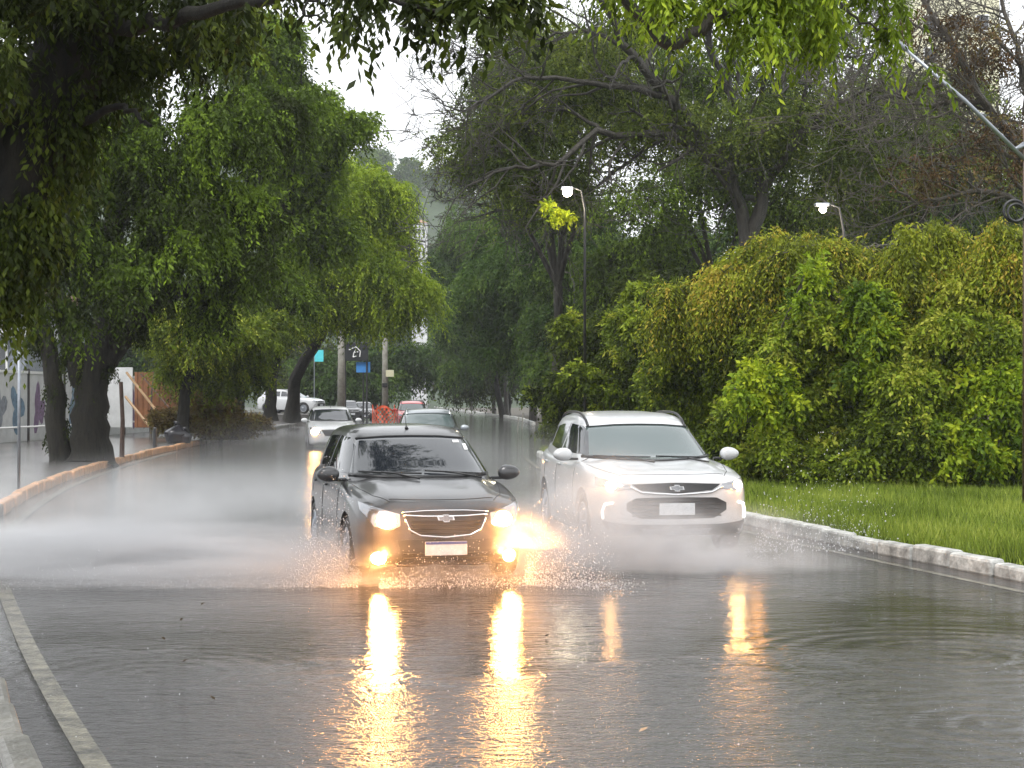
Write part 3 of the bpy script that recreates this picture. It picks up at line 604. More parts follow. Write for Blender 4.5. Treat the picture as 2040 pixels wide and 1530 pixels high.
# creeper-covered bushes on the verge
bushes = [
 ('olive mound of creepers with an orange top, highest at the far right', [(1885, 470, 62, 55, 31, .8), (1890, 550, 100, 80, 31, 1.), (1800, 540, 60, 50, 31, .7)], 'leaf_olive', .52, (1890, 36)),
 ('small orange-tipped creeper mound at the right edge beside the steel post', [(2005, 470, 45, 40, 30, .5), (2020, 540, 50, 70, 30, .6)], 'leaf_olive', .62, (2010, 33)),
 ('drooping olive creeper hood with a dark hollow beneath it', [(1530, 520, 70, 65, 33, .9), (1470, 560, 70, 60, 33, .9), (1400, 590, 60, 40, 34, .8)], 'leaf_olive', .42, (1500, 37)),
 ('brownish creeper crest between the two tallest mounds', [(1640, 500, 80, 40, 32, .9), (1720, 520, 80, 50, 32, .9), (1660, 570, 90, 60, 32, 1)], 'leaf_olive', .42, (1670, 37)),
 ('mid green leafy thicket below the brownish crest', [(1640, 640, 90, 80, 31, 1.), (1740, 660, 90, 80, 31, 1.), (1690, 740, 100, 70, 31, 1)], 'leaf_bush', .68, (1690, 34)),
 ('yellow green hanging thicket at the right edge', [(1900, 640, 90, 80, 30, 1), (2000, 640, 70, 90, 30, .9), (1960, 560, 80, 60, 30.5, .9)], 'leaf_bush', .72, (1950, 33)),
 ('lime green shrub in the lower right corner of the thicket', [(1960, 800, 60, 34, 29, .5), (2030, 740, 50, 50, 29, .6), (1890, 850, 50, 24, 29, .5), (2010, 870, 60, 40, 29, .6), (1960, 900, 50, 26, 29, .5), (1930, 760, 24, 26, 29, .3)], 'leaf_lime', .5, (1980, 30.5)),
 ('dark green shrub at the grass edge with curled vines', [(1800, 780, 90, 80, 29.5, .9), (1780, 880, 90, 70, 29.5, .9), (1860, 930, 70, 40, 29.5, .7)], 'leaf_bush', .55, (1810, 31)),
 ('lime green sapling glowing in front of the dark hedge', [(1520, 745, 40, 16, 30, .3), (1500, 775, 26, 20, 30, .25), (1550, 790, 34, 14, 30, .3), (1515, 815, 16, 16, 30, .2)], 'leaf_lime', .6, (1530, 31)),
 ('shady green shrub above the splashing spray', [(1590, 820, 80, 70, 31, .9), (1560, 900, 90, 60, 31, .9), (1640, 900, 80, 60, 30.5, .8)], 'leaf_bush', .66, (1600, 32)),
 ('dark shrub low at the edge of the grass right of centre', [(1700, 920, 80, 50, 30, .7), (1940, 950, 90, 35, 29.5, .7), (1700, 820, 80, 60, 31, .9)], 'leaf_bush', .35, (1760, 31)),
 ('tall olive shrub wall beside the roof rail of the white car', [(1430, 680, 80, 80, 35, 1.1), (1400, 780, 80, 80, 36, 1.1), (1480, 860, 60, 80, 33, .9), (1500, 660, 70, 70, 34, 1)], 'leaf_bush', .58, (1450, 38)),
 ('brownish green thicket above the roof of the white car', [(1270, 740, 90, 70, 46, 1.5), (1350, 690, 80, 100, 44, 1.4), (1220, 660, 70, 70, 48, 1.4), (1310, 600, 70, 50, 46, 1.4)], 'leaf_bush', .38, (1300, 49)),
 ('grey green shrub left of the white car roof', [(1200, 780, 70, 50, 52, 1.4), (1130, 790, 60, 40, 54, 1.3), (1320, 800, 80, 50, 50, 1.4)], 'leaf_bush', .3, (1200, 55)),
 ('fresh green creeper patch in the middle of the thicket', [(1730, 590, 34, 24, 29.9, .3), (1745, 650, 36, 20, 29.8, .3), (1625, 540, 16, 34, 30.6, .2), (1600, 600, 22, 26, 30.6, .25), (1690, 640, 20, 16, 29.9, .2), (1720, 730, 30, 14, 29.6, .25)], 'leaf_lime', .35, (1700, 33)),
 ('mid green thicket between the hedge and the sapling', [(1580, 700, 80, 70, 32.5, 1), (1520, 640, 60, 60, 33, .9)], 'leaf_bush', .6, (1560, 35)),
]
for i, (lab, bl, lm, t0, (bx, bY)) in enumerate(bushes):
    rj = random.Random(500+i)
    bl = [b for b in bl]+[(b[0]+rj.uniform(-1, 1)*b[2]*1.3, b[1]+rj.uniform(-.6, .9)*b[3], b[2]*rj.uniform(.25, .5), b[3]*rj.uniform(.25, .5), b[4]-rj.uniform(0, .7), b[5]*.4) for b in bl for _ in range(3 if lm != 'leaf_lime' else 1)]
    A = sum(b[2]*b[3]/b[4]**2 for b in bl)/20
    dep = bl[0][4]; nc = int(min(1300, max(260, 140*len(bl)*(bl[0][2]/70)*.4)))
    lf = .095 if lm != 'leaf_lime' else .11
    if dep > 40: lf = .12
    lime = lm == 'leaf_lime'
    if lime: nc = int(nc*.42)
    tree('bush', lab, 'bush', (P(bx, 900, bY)[0], bY, .1), bl, lm, fo(nc, 9, 11, .34 if lm != 'leaf_olive' else .55, lf, droop=1.5 if lm == 'leaf_olive' else .7, tint0=t0, tvar=.2, spread=.5 if lime else .17, inner=.3, top_tint=.15, leafw=.36 if lm == "leaf_olive" else .5),
         tr=.07, bark='bark_twig', group=g_bush, seed=160+i, zmin=.1)
# dense dark fill behind the bushes: hedge trees
for i, (px, Y) in enumerate([(1330, 58), (1480, 52), (1620, 46), (1760, 42), (1900, 40), (2060, 38), (1180, 66)]):
    b = P(px, 900, Y); b[2] = .1; t = 560 if i < 6 else 640
    bl = [(px, t+(880-t)*(k+.4)/4, 110, (880-t)/4, Y, 1.8) for k in range(4)]
    tree('hedge_tree', 'dark leafy tree hidden behind the creeper thicket, '+['fifth', 'fourth', 'third', 'second', 'nearest but one', 'nearest', 'farthest'][i]+' along the verge', 'tree', b, bl, 'leaf_mid' if i not in (0, 6) else 'leaf_dark', fo(520, 9, 11, .6, .19, tint0=.4, droop=.9, spread=.2, inner=.4), tr=.14, limbs=False, group='dark trees behind the thicket', seed=190+i)
# brown undergrowth on the left under the street trees
for i, (px, py, rx, ry, Y, lm, lab) in enumerate([(400, 800, 50, 50, 62, 'leaf_brown', 'dry brown undergrowth behind the rubbish bags'), (440, 820, 36, 30, 66, 'leaf_brown', 'dry brown undergrowth in front of the white parked car'),
     (450, 760, 30, 40, 72, 'leaf_bush', 'green undergrowth left of the straight dark trunk'), (340, 830, 40, 25, 60, 'leaf_brown', 'low dry weeds under the leaning props'), (300, 660, 50, 60, 64, 'leaf_bush', 'light shrub leaning over the brown hoarding'),
     (500, 840, 40, 14, 78, 'leaf_brown', 'dark weeds under the straight trunk'), (440, 850, 70, 14, 60, 'leaf_brown', 'strip of dead leaves and weeds along the kerb')]):
    tree('undergrowth', lab, 'shrub', (P(px, 900, Y)[0], Y, .15), [(px, py, rx, ry, Y, 1.0), (px+16, py+12, rx*.7, ry*.7, Y+1, .8)], lm, fo(170, 8, 10, .35, .13, tint0=.45, droop=.4, spread=.25), tr=.05, bark='bark_twig', group='undergrowth on the left verge', seed=230+i, zmin=.15)
# ------------------------------------------------------------------ cars
def resample(pts, n):
    p = np.asarray(pts, float)
    if len(p) == 1: return np.repeat(p, n, 0)
    s = np.concatenate([[0], np.cumsum(np.linalg.norm(np.diff(p, axis=0), axis=1))]); t = np.linspace(0, s[-1], n)
    return np.stack([np.interp(t, s, p[:, i]) for i in range(p.shape[1])], 1)
def arc(cx, cz, rx, rz, top=True, n=13):
    a = np.linspace(math.pi, 0, n) if top else np.linspace(math.pi, 2*math.pi, n)
    return [(cx+rx*math.cos(q), cz+rz*math.sin(q)) for q in a]
class Skin:
    def __init__(s, meshes):
        V, Fs = [], []
        for me in meshes:
            b = len(V); V += [v.co.copy() for v in me.vertices]; Fs += [[i+b for i in p.vertices] for p in me.polygons]
        s.t = BVHTree.FromPolygons(V, Fs)
    def hit(s, axis, a, b):
        if axis == 'F': o, d = Vector((4, a, b)), Vector((-1, 0, 0))
        elif axis == 'B': o, d = Vector((-4, a, b)), Vector((1, 0, 0))
        elif axis == 'L': o, d = Vector((a, 3, b)), Vector((0, -1, 0))
        elif axis == 'R': o, d = Vector((a, -3, b)), Vector((0, 1, 0))
        else: o, d = Vector((a, b, 4)), Vector((0, 0, -1))
        p, n, i, _ = s.t.ray_cast(o, d)
        if p is None: p, n, i, _ = s.t.find_nearest(o+d*3.0)
        if n.dot(d) > 0: n = -n
        return p, n, d
    def patch(s, name, mat, parent, axis, top, bot, ns=16, nt=8, off=.004, depth=.02, recess=0):
        T, B = resample(top, ns), resample(bot, ns); V = []; Nn = []
        for j in range(nt):
            for i in range(ns):
                q = T[i]*(1-j/(nt-1))+B[i]*(j/(nt-1)); p, n, d = s.hit(axis, q[0], q[1]); V.append(p+n*off-d*recess*0); Nn.append(d)
        Fs = [(j*ns+i, j*ns+i+1, (j+1)*ns+i+1, (j+1)*ns+i) for j in range(nt-1) for i in range(ns-1)]
        ring = [i for i in range(ns)]+[j*ns+ns-1 for j in range(1, nt)]+[(nt-1)*ns+i for i in range(ns-2, -1, -1)]+[j*ns for j in range(nt-2, 0, -1)]
        b = len(V); V2 = V+[V[k]+Nn[k]*depth for k in ring]; m = len(ring)
        Fs += [(ring[(k+1) % m], ring[k], b+k, b+(k+1) % m) for k in range(m)]
        o = mesh_py(name, V2, Fs, mat, parent, True)
        bm = bmesh.new(); bm.from_mesh(o.data); bmesh.ops.recalc_face_normals(bm, faces=bm.faces)
        for e in bm.edges:
            if e.verts[0].index >= b or e.verts[1].index >= b: e.smooth = False
            elif len(e.link_faces) == 2 and e.link_faces[0].normal.dot(e.link_faces[1].normal) < .6: e.smooth = False
        bm.to_mesh(o.data); bm.free()
        return o
    def path(s, axis, pts, off, n=24):
        out = []
        for q in resample(pts, n):
            p, nn, d = s.hit(axis, q[0], q[1]); out.append(p+nn*off)
        return out
    def strip(s, name, mat, parent, axis, pts, r=.006, n=24, off=.002, sides=6):
        return MB().tube(s.path(axis, pts, off, n), r, sides).build(name, mat, parent, True)

def sect(hw, zt, zb, crown, shoulder, n=44, hoodc=0):
    """half section of the lower body from the centre top round to the centre bottom"""
    H = zt-zb
    c = [(0, zt+crown), (.35*hw, zt+crown*.88), (.62*hw, zt+crown*.62), (.86*hw, zt-.01), (.95*hw, zt-.05*H-.012), (.985*hw, zt-.20*H), (hw, zt-.45*H), (.995*hw, zt-.68*H), (.97*hw, zt-.88*H), (.90*hw, zb), (.45*hw, zb), (0, zb)]
    c = np.array(c); c = resample_smooth(c, n)
    if hoodc:
        t = np.abs(c[:, 0])/hw; up = (np.arange(n) < n*.42)
        c[:, 1] += np.where(up, hoodc*(np.exp(-((t-.60)/.12)**2)-.8*np.exp(-((t-.80)/.10)**2)), 0)
    return c
def resample_smooth(c, n):
    s = np.concatenate([[0], np.cumsum(np.linalg.norm(np.diff(c, axis=0), axis=1))])
    P_ = [c[0]*2-c[1]]+list(c)+[c[-1]*2-c[-2]]; t = np.linspace(0, s[-1], n); out = []
    for q in t:
        k = min(np.searchsorted(s, q, side='right')-1, len(c)-2); u = (q-s[k])/(s[k+1]-s[k])
        p0, p1, p2, p3 = [np.asarray(P_[k+j]) for j in range(4)]
        out.append(.5*((2*p1)+(-p0+p2)*u+(2*p0-5*p1+4*p2-p3)*u*u+(-p0+3*p1-3*p2+p3)*u**3))
    return np.array(out)

def make_car(name, label, nose, yaw, K, col, glassm, lights=None, group=None, detail=2, rot=None):
    L, hL = K['L'], K['L']/2
    fwd = Vector((math.sin(yaw), -math.cos(yaw), 0)); c = Vector((nose[0], nose[1], 0))-fwd*hL
    root = thing(name, label, 'car', (c.x, c.y, K.get('z', .004)), math.atan2(fwd.y, fwd.x), group)
    pm = M[col]; gm = M[glassm]
    S = np.array(K['st'], float); s_all = np.unique(np.concatenate([S[:, 0], np.linspace(0, L, 54)])); n = 44
    rows = []
    for s_ in s_all:
        hw, zt, zb, cr = [float(pchip(s_, S[:, 0], S[:, k])) for k in (1, 2, 3, 4)]
        hc = .018*max(0, 1-abs(s_-.75)/.75)
        h = sect(hw, zt, zb, cr, 0, n, hc); full = [(hL-s_, y, z) for y, z in h]+[(hL-s_, -y, z) for y, z in h[-2:0:-1]]
        rows.append(full)
    m = len(rows[0]); V = [p for r_ in rows for p in r_]; nr = len(rows)
    Fs = [(i*m+j, i*m+(j+1) % m, (i+1)*m+(j+1) % m, (i+1)*m+j) for i in range(nr-1) for j in range(m)]
    Fs += [tuple(range(m-1, -1, -1)), tuple((nr-1)*m+j for j in range(m))]
    body = mesh_py('body', V, Fs, pm, root, True)
    # wheel arches cut out, the cutter removed again
    cut = []
    for ws in K['wheels']:
        for sd in (-1, 1):
            bm = bmesh.new(); bmesh.ops.create_cone(bm, cap_ends=True, segments=36, radius1=K['R']+.055, radius2=K['R']+.055, depth=.44)
            bmesh.ops.rotate(bm, verts=bm.verts, matrix=Matrix.Rotation(math.pi/2, 3, 'X')); bmesh.ops.translate(bm, verts=bm.verts, vec=(hL-ws, sd*(K['W']-.02), K['R']))
            me = bpy.data.meshes.new('cutter'); bm.to_mesh(me); bm.free(); co = bpy.data.objects.new('cutter', me); COL.objects.link(co); co.parent = root; cut.append(co)
            md = body.modifiers.new('b', 'BOOLEAN'); md.operation = 'DIFFERENCE'; md.solver = 'EXACT'; md.object = co
    bpy.context.view_layer.update()
    dg = bpy.context.evaluated_depsgraph_get(); me2 = bpy.data.meshes.new_from_object(body.evaluated_get(dg)); body.modifiers.clear(); body.data = me2
    for co in cut: bpy.data.objects.remove(co, do_unlink=True)
    me2.polygons.foreach_set('use_smooth', np.ones(len(me2.polygons), bool))
    bm = bmesh.new(); bm.from_mesh(me2)
    for e in bm.edges:
        if len(e.link_faces) == 2 and e.link_faces[0].normal.dot(e.link_faces[1].normal) < .75: e.smooth = False
    bm.to_mesh(me2); bm.free()
    # cabin by levels
    C_ = np.array(K['cab'], float); zz = np.unique(np.concatenate([C_[:, 0], np.linspace(C_[0, 0], C_[-1, 0], 22)])); V = []; na = 64
    for z in zz:
        sf, sr, wd = [float(pchip(z, C_[:, 0], C_[:, k])) for k in (1, 2, 3)]; a = (sr-sf)/2; cx = hL-(sf+sr)/2
        for i in range(na):
            q = 2*math.pi*i/na; e = 2/K.get('sq', 4.6); cx_, sy = math.cos(q), math.sin(q)
            V.append((cx+a*math.copysign(abs(cx_)**e, cx_), wd*math.copysign(abs(sy)**e, sy), z))
    nz = len(zz); Fs = [(i*na+j, i*na+(j+1) % na, (i+1)*na+(j+1) % na, (i+1)*na+j) for i in range(nz-1) for j in range(na)]
    zt = zz[-1]; sf, sr = C_[-1, 1], C_[-1, 2]; V.append((hL-(sf+sr)/2, 0, zt+.006)); cI = len(V)-1
    Fs += [((nz-1)*na+j, (nz-1)*na+(j+1) % na, cI) for j in range(na)]
    roof = mesh_py('cabin_shell', V, Fs, pm, root, True)
    sk = Skin([me2, roof.data]); skc = Skin([roof.data])
    # glass
    ws_ = K['windshield']; sk.patch('windshield', gm, root, 'F', ws_[0], ws_[1], 26, 12, .004, .012)
    sk.strip('windshield_seal', M['seam'], root, 'F', ws_[0], .010, 28, .004); sk.strip('cowl_panel', M['black_plastic'], root, 'F', ws_[1], .022, 28, .002)
    if K.get('stickers'):
        for (y, z, a, b) in K['stickers']: sk.patch('windshield_sticker', M['sign_white'], root, 'F', [(y-a, z+b), (y+a, z+b)], [(y-a, z-b), (y+a, z-b)], 4, 3, .008, .004)
    for ax, sg in (('L', 1), ('R', -1)):
        for (t_, b_) in K['side']:
            skc.patch('side_window', M['glass_dark'], root, ax, [(hL-x, z) for x, z in t_], [(hL-x, z) for x, z in b_], 12, 8, .004, .01)
        if detail > 1:
            for xs in K['doors']:
                sk.strip('door_seam', M['seam'], root, ax, [(hL-xs, K['belt']-.02), (hL-xs-.01, .30)], .004, 14, 0)
            for xs in K['handles']:
                p, nn, d = sk.hit(ax, hL-xs, K['belt']-.12); MB().box(p+nn*.015, (.17, .03, .03), bev=.01).build('door_handle', pm, root)
            sk.strip('side_skirt', M['black_plastic'], root, ax, [(hL-K['wheels'][0]-.45, .22), (hL-K['wheels'][1]+.45, .22)], .03, 16, 0)
        mx_, mz_ = hL-K['mirror'][0], K['mirror'][2]; my_ = K['mirror'][1]*sg
        mb = MB(); bm = bmesh.new(); bmesh.ops.create_icosphere(bm, subdivisions=3, radius=1)
        for v in bm.verts:
            x, y, z = v.co; x = math.copysign(abs(x)**.8, x)
            v.co = Vector((x*.075+.02*(abs(y)), y*.115, z*.078*(1-.12*y*sg)))
        bm.verts.index_update(); mb.add([Vector((mx_, my_, mz_))+v.co for v in bm.verts], [[v.index for v in f.verts] for f in bm.faces]); bm.free()
        mo = mb.build('wing_mirror', pm, root, True)
        MB().box((mx_-.01, my_-sg*.12, mz_-.055), (.06, .14, .03), bev=.01).build('mirror_arm', M['black_plastic'], mo)
    rw = K['rear_glass']; sk.patch('rear_window', M['glass_dark'], root, 'B', rw[0], rw[1], 16, 8, .004, .012)
    # front face
    for fn in K['front']: fn(sk, root, lights, hL)
    # hood seam and panel lines
    if detail > 1:
        for sg in (-1, 1): sk.strip('hood_seam', M['seam'], root, 'T', [(hL-x, sg*y) for x, y in K['hood']], .0035, 30, 0)
        hx, hy = K['hood'][0]; f0 = [(y, None) for y in np.linspace(-hy, hy, 20)]
        pts = []
        for y in np.linspace(-hy, hy, 26):
            p, nn, d = sk.hit('T', hL-hx+.05*(abs(y)/hy)**2*-1, y); pts.append(p)
        MB().tube(pts, .004, 6).build('hood_seam', M['seam'], root, True)
    # wipers, antenna, rails
    if detail > 1:
        for (a, b) in K['wipers']:
            pa = sk.path('F', [a, b], .022, 16); mb = MB().tube(pa, .009, 6); 
            mid = pa[5]; q, nn, _ = sk.hit('F', K['wipers'][0][0][0]*0+a[0]*.1+b[0]*.9, ws_[1][len(ws_[1])//2][1]-.02); mb.tube([mid+Vector((.012, 0, 0)), pa[9]+Vector((.02, 0, -.01)), q+nn*.02], .010, 6)
            mb.build('wiper', M['black_plastic'], root, True)
    if K.get('antenna'):
        p, nn, d = sk.hit('T', hL-K['antenna'], 0); MB().tube([p, p+Vector((-.02, 0, .025))], [.022, .012], 8).tube([p+Vector((-.02, 0, .02)), p+Vector((-.10, 0, .16))], .004, 6).build('antenna', M['black_plastic'], root, True)
    if K.get('rails'):
        for sg in (-1, 1):
            pts = []
            for i, x in enumerate(np.linspace(K['rails'][0], K['rails'][1], 14)):
                p, nn, d = sk.hit('T', hL-x, sg*K['rails'][2]); pts.append(p+Vector((0, 0, .045*math.sin(math.pi*min(1, max(0, (i/13)*1.0)))**.4)))
            MB().tube(pts, .016, 8).build('roof_rail', M['black_plastic'] if col != 'paint_silver' else M['chrome'], root, True)
    # wheels
    for ws in K['wheels']:
        for sg in (-1, 1):
            wroot = thing('wheel', None, None, (hL-ws, sg*(K['W']-.115), K['R'])); wroot.parent = root
            R_ = K['R']; prof = [(R_*.66, -.095), (R_*.9, -.105), (R_*.975, -.085), (R_, -.05), (R_, .05), (R_*.975, .085), (R_*.9, .105), (R_*.66, .095)]
            V = []; na = 40
            for i in range(na):
                q = 2*math.pi*i/na
                V += [(r_*math.cos(q), y, r_*math.sin(q)) for r_, y in prof]
            k = len(prof); Fs = [(i*k+j, ((i+1) % na)*k+j, ((i+1) % na)*k+(j+1) % k, i*k+(j+1) % k) for i in range(na) for j in range(k)]
            mesh_py('tyre', V, Fs, M['rubber'], wroot, True)
            mb = MB(); mb.torus((0, sg*.085, 0), R_*.63, .018, 'y', 32, 8); mb.cyl((0, -.06*sg, 0), (0, sg*.05, 0), R_*.62, 28)
            for i in range(7):
                q = 2*math.pi*i/7; mb.tube([(0, sg*.085, 0), (R_*.6*math.cos(q), sg*.075, R_*.6*math.sin(q))], [.035, .022], 6)
            mb.cyl((0, sg*.05, 0), (0, sg*.10, 0), .05, 16); mb.build('rim', M['grey_metal'], wroot, False)
    MB().box((0, 0, K['R']-.02), (L-.9, K['W']*1.5, .18)).build('underbody', M['rubber'], root)
    return root

def disc(sk, name, mat, parent, axis, cx, cz, rx, rz, off=.006, depth=.02):
    return sk.patch(name, mat, parent, axis, arc(cx, cz, rx, rz, True), arc(cx, cz, rx, rz, False), 15, 7, off, depth)
def glow(name, pos, power, parent, r=.06, col=(1, .40, .09)):
    l = bpy.data.lights.new(name, 'POINT'); l.energy = power; l.shadow_soft_size = r; l.color = col
    o = bpy.data.objects.new(name, l); COL.objects.link(o); o.parent = parent; o.location = pos; return o
def bowtie(sk, root, y0, z0, s, mat, hL):
    # a slanted cross-shaped badge with a chrome edge
    pts = [(-1.0, -.22), (-1.0+.12, .22), (-.38, .22), (-.32, .42), (.38, .42), (.32, .22), (1.0, .22), (.88, -.22), (.32, -.22), (.26, -.42), (-.42, -.42), (-.38, -.22)]
    for k, (q, off, mm) in enumerate([(1.0, .022, M['chrome']), (.8, .028, mat)]):
        V = []; p0, nn, d = sk.hit('F', y0, z0)
        for (a, b) in pts: V.append((p0.x+off, y0-a*s*q, z0+b*s*q))
        n = len(V); V += [(x-.02, y, z) for x, y, z in V]
        Fs = [tuple(range(n)), tuple(range(2*n-1, n-1, -1))]+[(i, i+n, (i+1) % n+n, (i+1) % n) for i in range(n)]
        o = mesh_py('emblem' if k == 0 else 'emblem_face', V, Fs, mm, root if k == 0 else o)
    return o
def sym(pts): return [(-y, z) for y, z in pts]

def hatch_front(sk, root, lights, hL):
    big = lights != 'far'
    g = sk.patch('grille', M['black_plastic'], root, 'F', [(-.40, .675), (0, .69), (.40, .675)], [(-.27, .475), (0, .455), (.27, .475)], 24, 8, .005)
    if big:
        sk.strip('chrome_trim', M['chrome'], root, 'F', [(-.41, .678), (-.2, .69), (0, .692), (.2, .69), (.41, .678)], .006, 30, .008)
        sk.strip('chrome_trim', M['chrome'], root, 'F', [(-.40, .655), (-.2, .642), (0, .64), (.2, .642), (.40, .655)], .009, 30, .010)
        sk.strip('chrome_trim', M['chrome'], root, 'F', [(-.385, .625), (-.34, .52), (-.24, .468), (0, .448), (.24, .468), (.34, .52), (.385, .625)], .009, 40, .010)
        for z in (.60, .565, .53, .495): sk.strip('grille_slat', M['seam'], root, 'F', [(-.33, z), (0, z-.005), (.33, z)], .005, 24, .010)
        bowtie(sk, root, 0, .625, .085, M['reflector'], hL)
        sk.patch('lower_grille', M['black_plastic'], root, 'F', [(-.46, .43), (0, .43), (.46, .43)], [(-.40, .215), (0, .20), (.40, .215)], 24, 8, .004)
        for z in (.26, .30): sk.strip('grille_slat', M['seam'], root, 'F', [(-.4, z), (0, z), (.4, z)], .006, 20, .008)
        sk.strip('bumper_lip', M['paint_black'], root, 'F', [(-.46, .20), (-.25, .175), (0, .17), (.25, .175), (.46, .20)], .014, 24, .008)
        x0 = sk.hit('F', 0, .34)[0].x+.025
        pl = MB().box((x0, 0, .345), (.012, .40, .13), bev=.005).build('licence_plate', M['plate'], root)
        MB().box((x0+.0075, 0, .397), (.004, .396, .022)).build('plate_band', M['plate_blue'], pl)
    for sg in (-1, 1):
        top = [(sg*.43, .665), (sg*.56, .70), (sg*.68, .735), (sg*.765, .768)]; bot = [(sg*.43, .56), (sg*.52, .52), (sg*.66, .555), (sg*.765, .70)]
        h = sk.patch('headlight', M['reflector'], root, 'F', top, bot, 18, 9, .007)
        if lights == 'hot':
            disc(sk, 'lens', M['lens_hot'], h, 'F', sg*.555, .605, .085, .068, .014)
            p, n, d = sk.hit('F', sg*.555, .605); glow('headlight_beam', p+Vector((.16, sg*.01, 0)), 11, root)
            f = disc(sk, 'fog_lamp', M['lens_hot'], root, 'F', sg*.62, .262, .062, .055, .010)
            p, n, d = sk.hit('F', sg*.62, .262); glow('fog_lamp_beam', p+Vector((.16, sg*.02, 0)), 10, root)
        elif lights == 'far':
            if sg < 0: disc(sk, 'lens', M['lens_hot'], h, 'F', sg*.60, .62, .12, .10, .02)
HATCH = dict(L=4.0, W=.84, R=.30, belt=.96, sq=4.8,
    st=[(0, .46, .60, .30, .01), (.02, .58, .66, .25, .012), (.06, .665, .70, .21, .02), (.14, .735, .745, .185, .03), (.28, .79, .79, .175, .035), (.5, .825, .835, .17, .04), (.8, .84, .885, .17, .04), (1.1, .842, .925, .17, .035), (1.6, .845, .95, .17, .02),
        (2.4, .845, .965, .17, .02), (3.2, .84, .975, .17, .02), (3.6, .82, .985, .18, .02), (3.85, .77, .96, .21, .015), (3.95, .70, .88, .26, .01), (4.0, .6, .78, .32, .01)],
    wheels=(.76, 3.28),
    cab=[(.86, .88, 3.93, .80), (.95, 1.05, 3.90, .785), (1.0, 1.16, 3.87, .775), (1.15, 1.43, 3.80, .725), (1.32, 1.76, 3.66, .655), (1.38, 1.90, 3.58, .62), (1.42, 2.05, 3.48, .57), (1.45, 2.3, 3.3, .46), (1.465, 2.6, 3.0, .26)],
    windshield=([(-.565, 1.325), (-.3, 1.345), (0, 1.35), (.3, 1.345), (.565, 1.325)], [(-.705, .975), (-.4, .96), (0, .955), (.4, .96), (.705, .975)]),
    rear_glass=([(-.5, 1.34), (0, 1.35), (.5, 1.34)], [(-.6, 1.05), (0, 1.04), (.6, 1.05)]),
    side=[([(1.75, 1.25), (2.0, 1.335), (2.38, 1.35)], [(1.32, .99), (1.8, .99), (2.38, 1.0)]), ([(2.46, 1.35), (3.0, 1.34), (3.25, 1.30)], [(2.46, 1.0), (3.0, 1.02), (3.3, 1.06)])],
    doors=(1.28, 2.42, 3.3), handles=(2.25, 3.15), mirror=(1.33, .93, .985), hood=[(.17, .50), (.4, .62), (.8, .70), (1.08, .74)],
    wipers=[((-.62, .995), (-.02, .975)), ((.02, 1.0), (.62, .965))], antenna=2.05, front=[hatch_front])

def suv_front(sk, root, lights, hL):
    big = lights != 'far'
    g = sk.patch('grille', M['black_plastic'], root, 'F', [(-.50, .80), (0, .815), (.50, .80)], [(-.40, .735), (0, .70), (.40, .735)], 24, 6, .005)
    sk.strip('chrome_trim', M['chrome'], root, 'F', [(-.52, .775), (-.40, .715), (-.2, .70), (0, .69), (.2, .70), (.40, .715), (.52, .775)], .012, 36, .010)
    if big: bowtie(sk, root, 0, .76, .085, M['reflector'], hL)
    sk.patch('lower_grille', M['black_plastic'], root, 'F', [(-.56, .60), (-.45, .655), (0, .66), (.45, .655), (.56, .60)], [(-.56, .52), (-.42, .43), (0, .42), (.42, .43), (.56, .52)], 30, 8, .004)
    if big:
        for z in (.62, .58, .54, .50, .46): sk.strip('grille_slat', M['seam'], root, 'F', [(-.5, z), (0, z), (.5, z)], .007, 20, .008)
    x0 = sk.hit('F', 0, .53)[0].x+.02
    MB().box((x0, 0, .53), (.012, .40, .13), bev=.005).build('licence_plate', M['plate'], root)
    sk.patch('lower_bumper', M['black_plastic'], root, 'F', [(-.80, .40), (-.5, .365), (0, .36), (.5, .365), (.80, .40)], [(-.72, .24), (0, .22), (.72, .24)], 26, 6, .006)
    sk.patch('skid_plate', M['grey_metal'], root, 'F', [(-.4, .32), (0, .32), (.4, .32)], [(-.34, .26), (0, .255), (.34, .26)], 18, 4, .012)
    for sg in (-1, 1):
        h = sk.patch('headlight', M['reflector'], root, 'F', [(sg*.52, .80), (sg*.68, .83), (sg*.83, .865)], [(sg*.50, .755), (sg*.66, .73), (sg*.84, .79)], 16, 6, .007)
        if lights:
            disc(sk, 'lens', M['lens_hot'] if lights == 'hot' and sg > 0 else M['lens_warm'], h, 'F', sg*.71, .785, .050, .042, .014)
        d_ = sk.strip('running_light', M['drl'] if lights else M['reflector'], root, 'F', [(sg*.70, .60), (sg*.775, .585), (sg*.80, .50), (sg*.79, .42)], .013, 20, .010)
        if lights == 'hot':
            p, n, d = sk.hit('F', sg*.70, .78); glow('headlight_beam', p+Vector((.3, sg*.14, 0)), 2.0 if sg > 0 else .3, root)
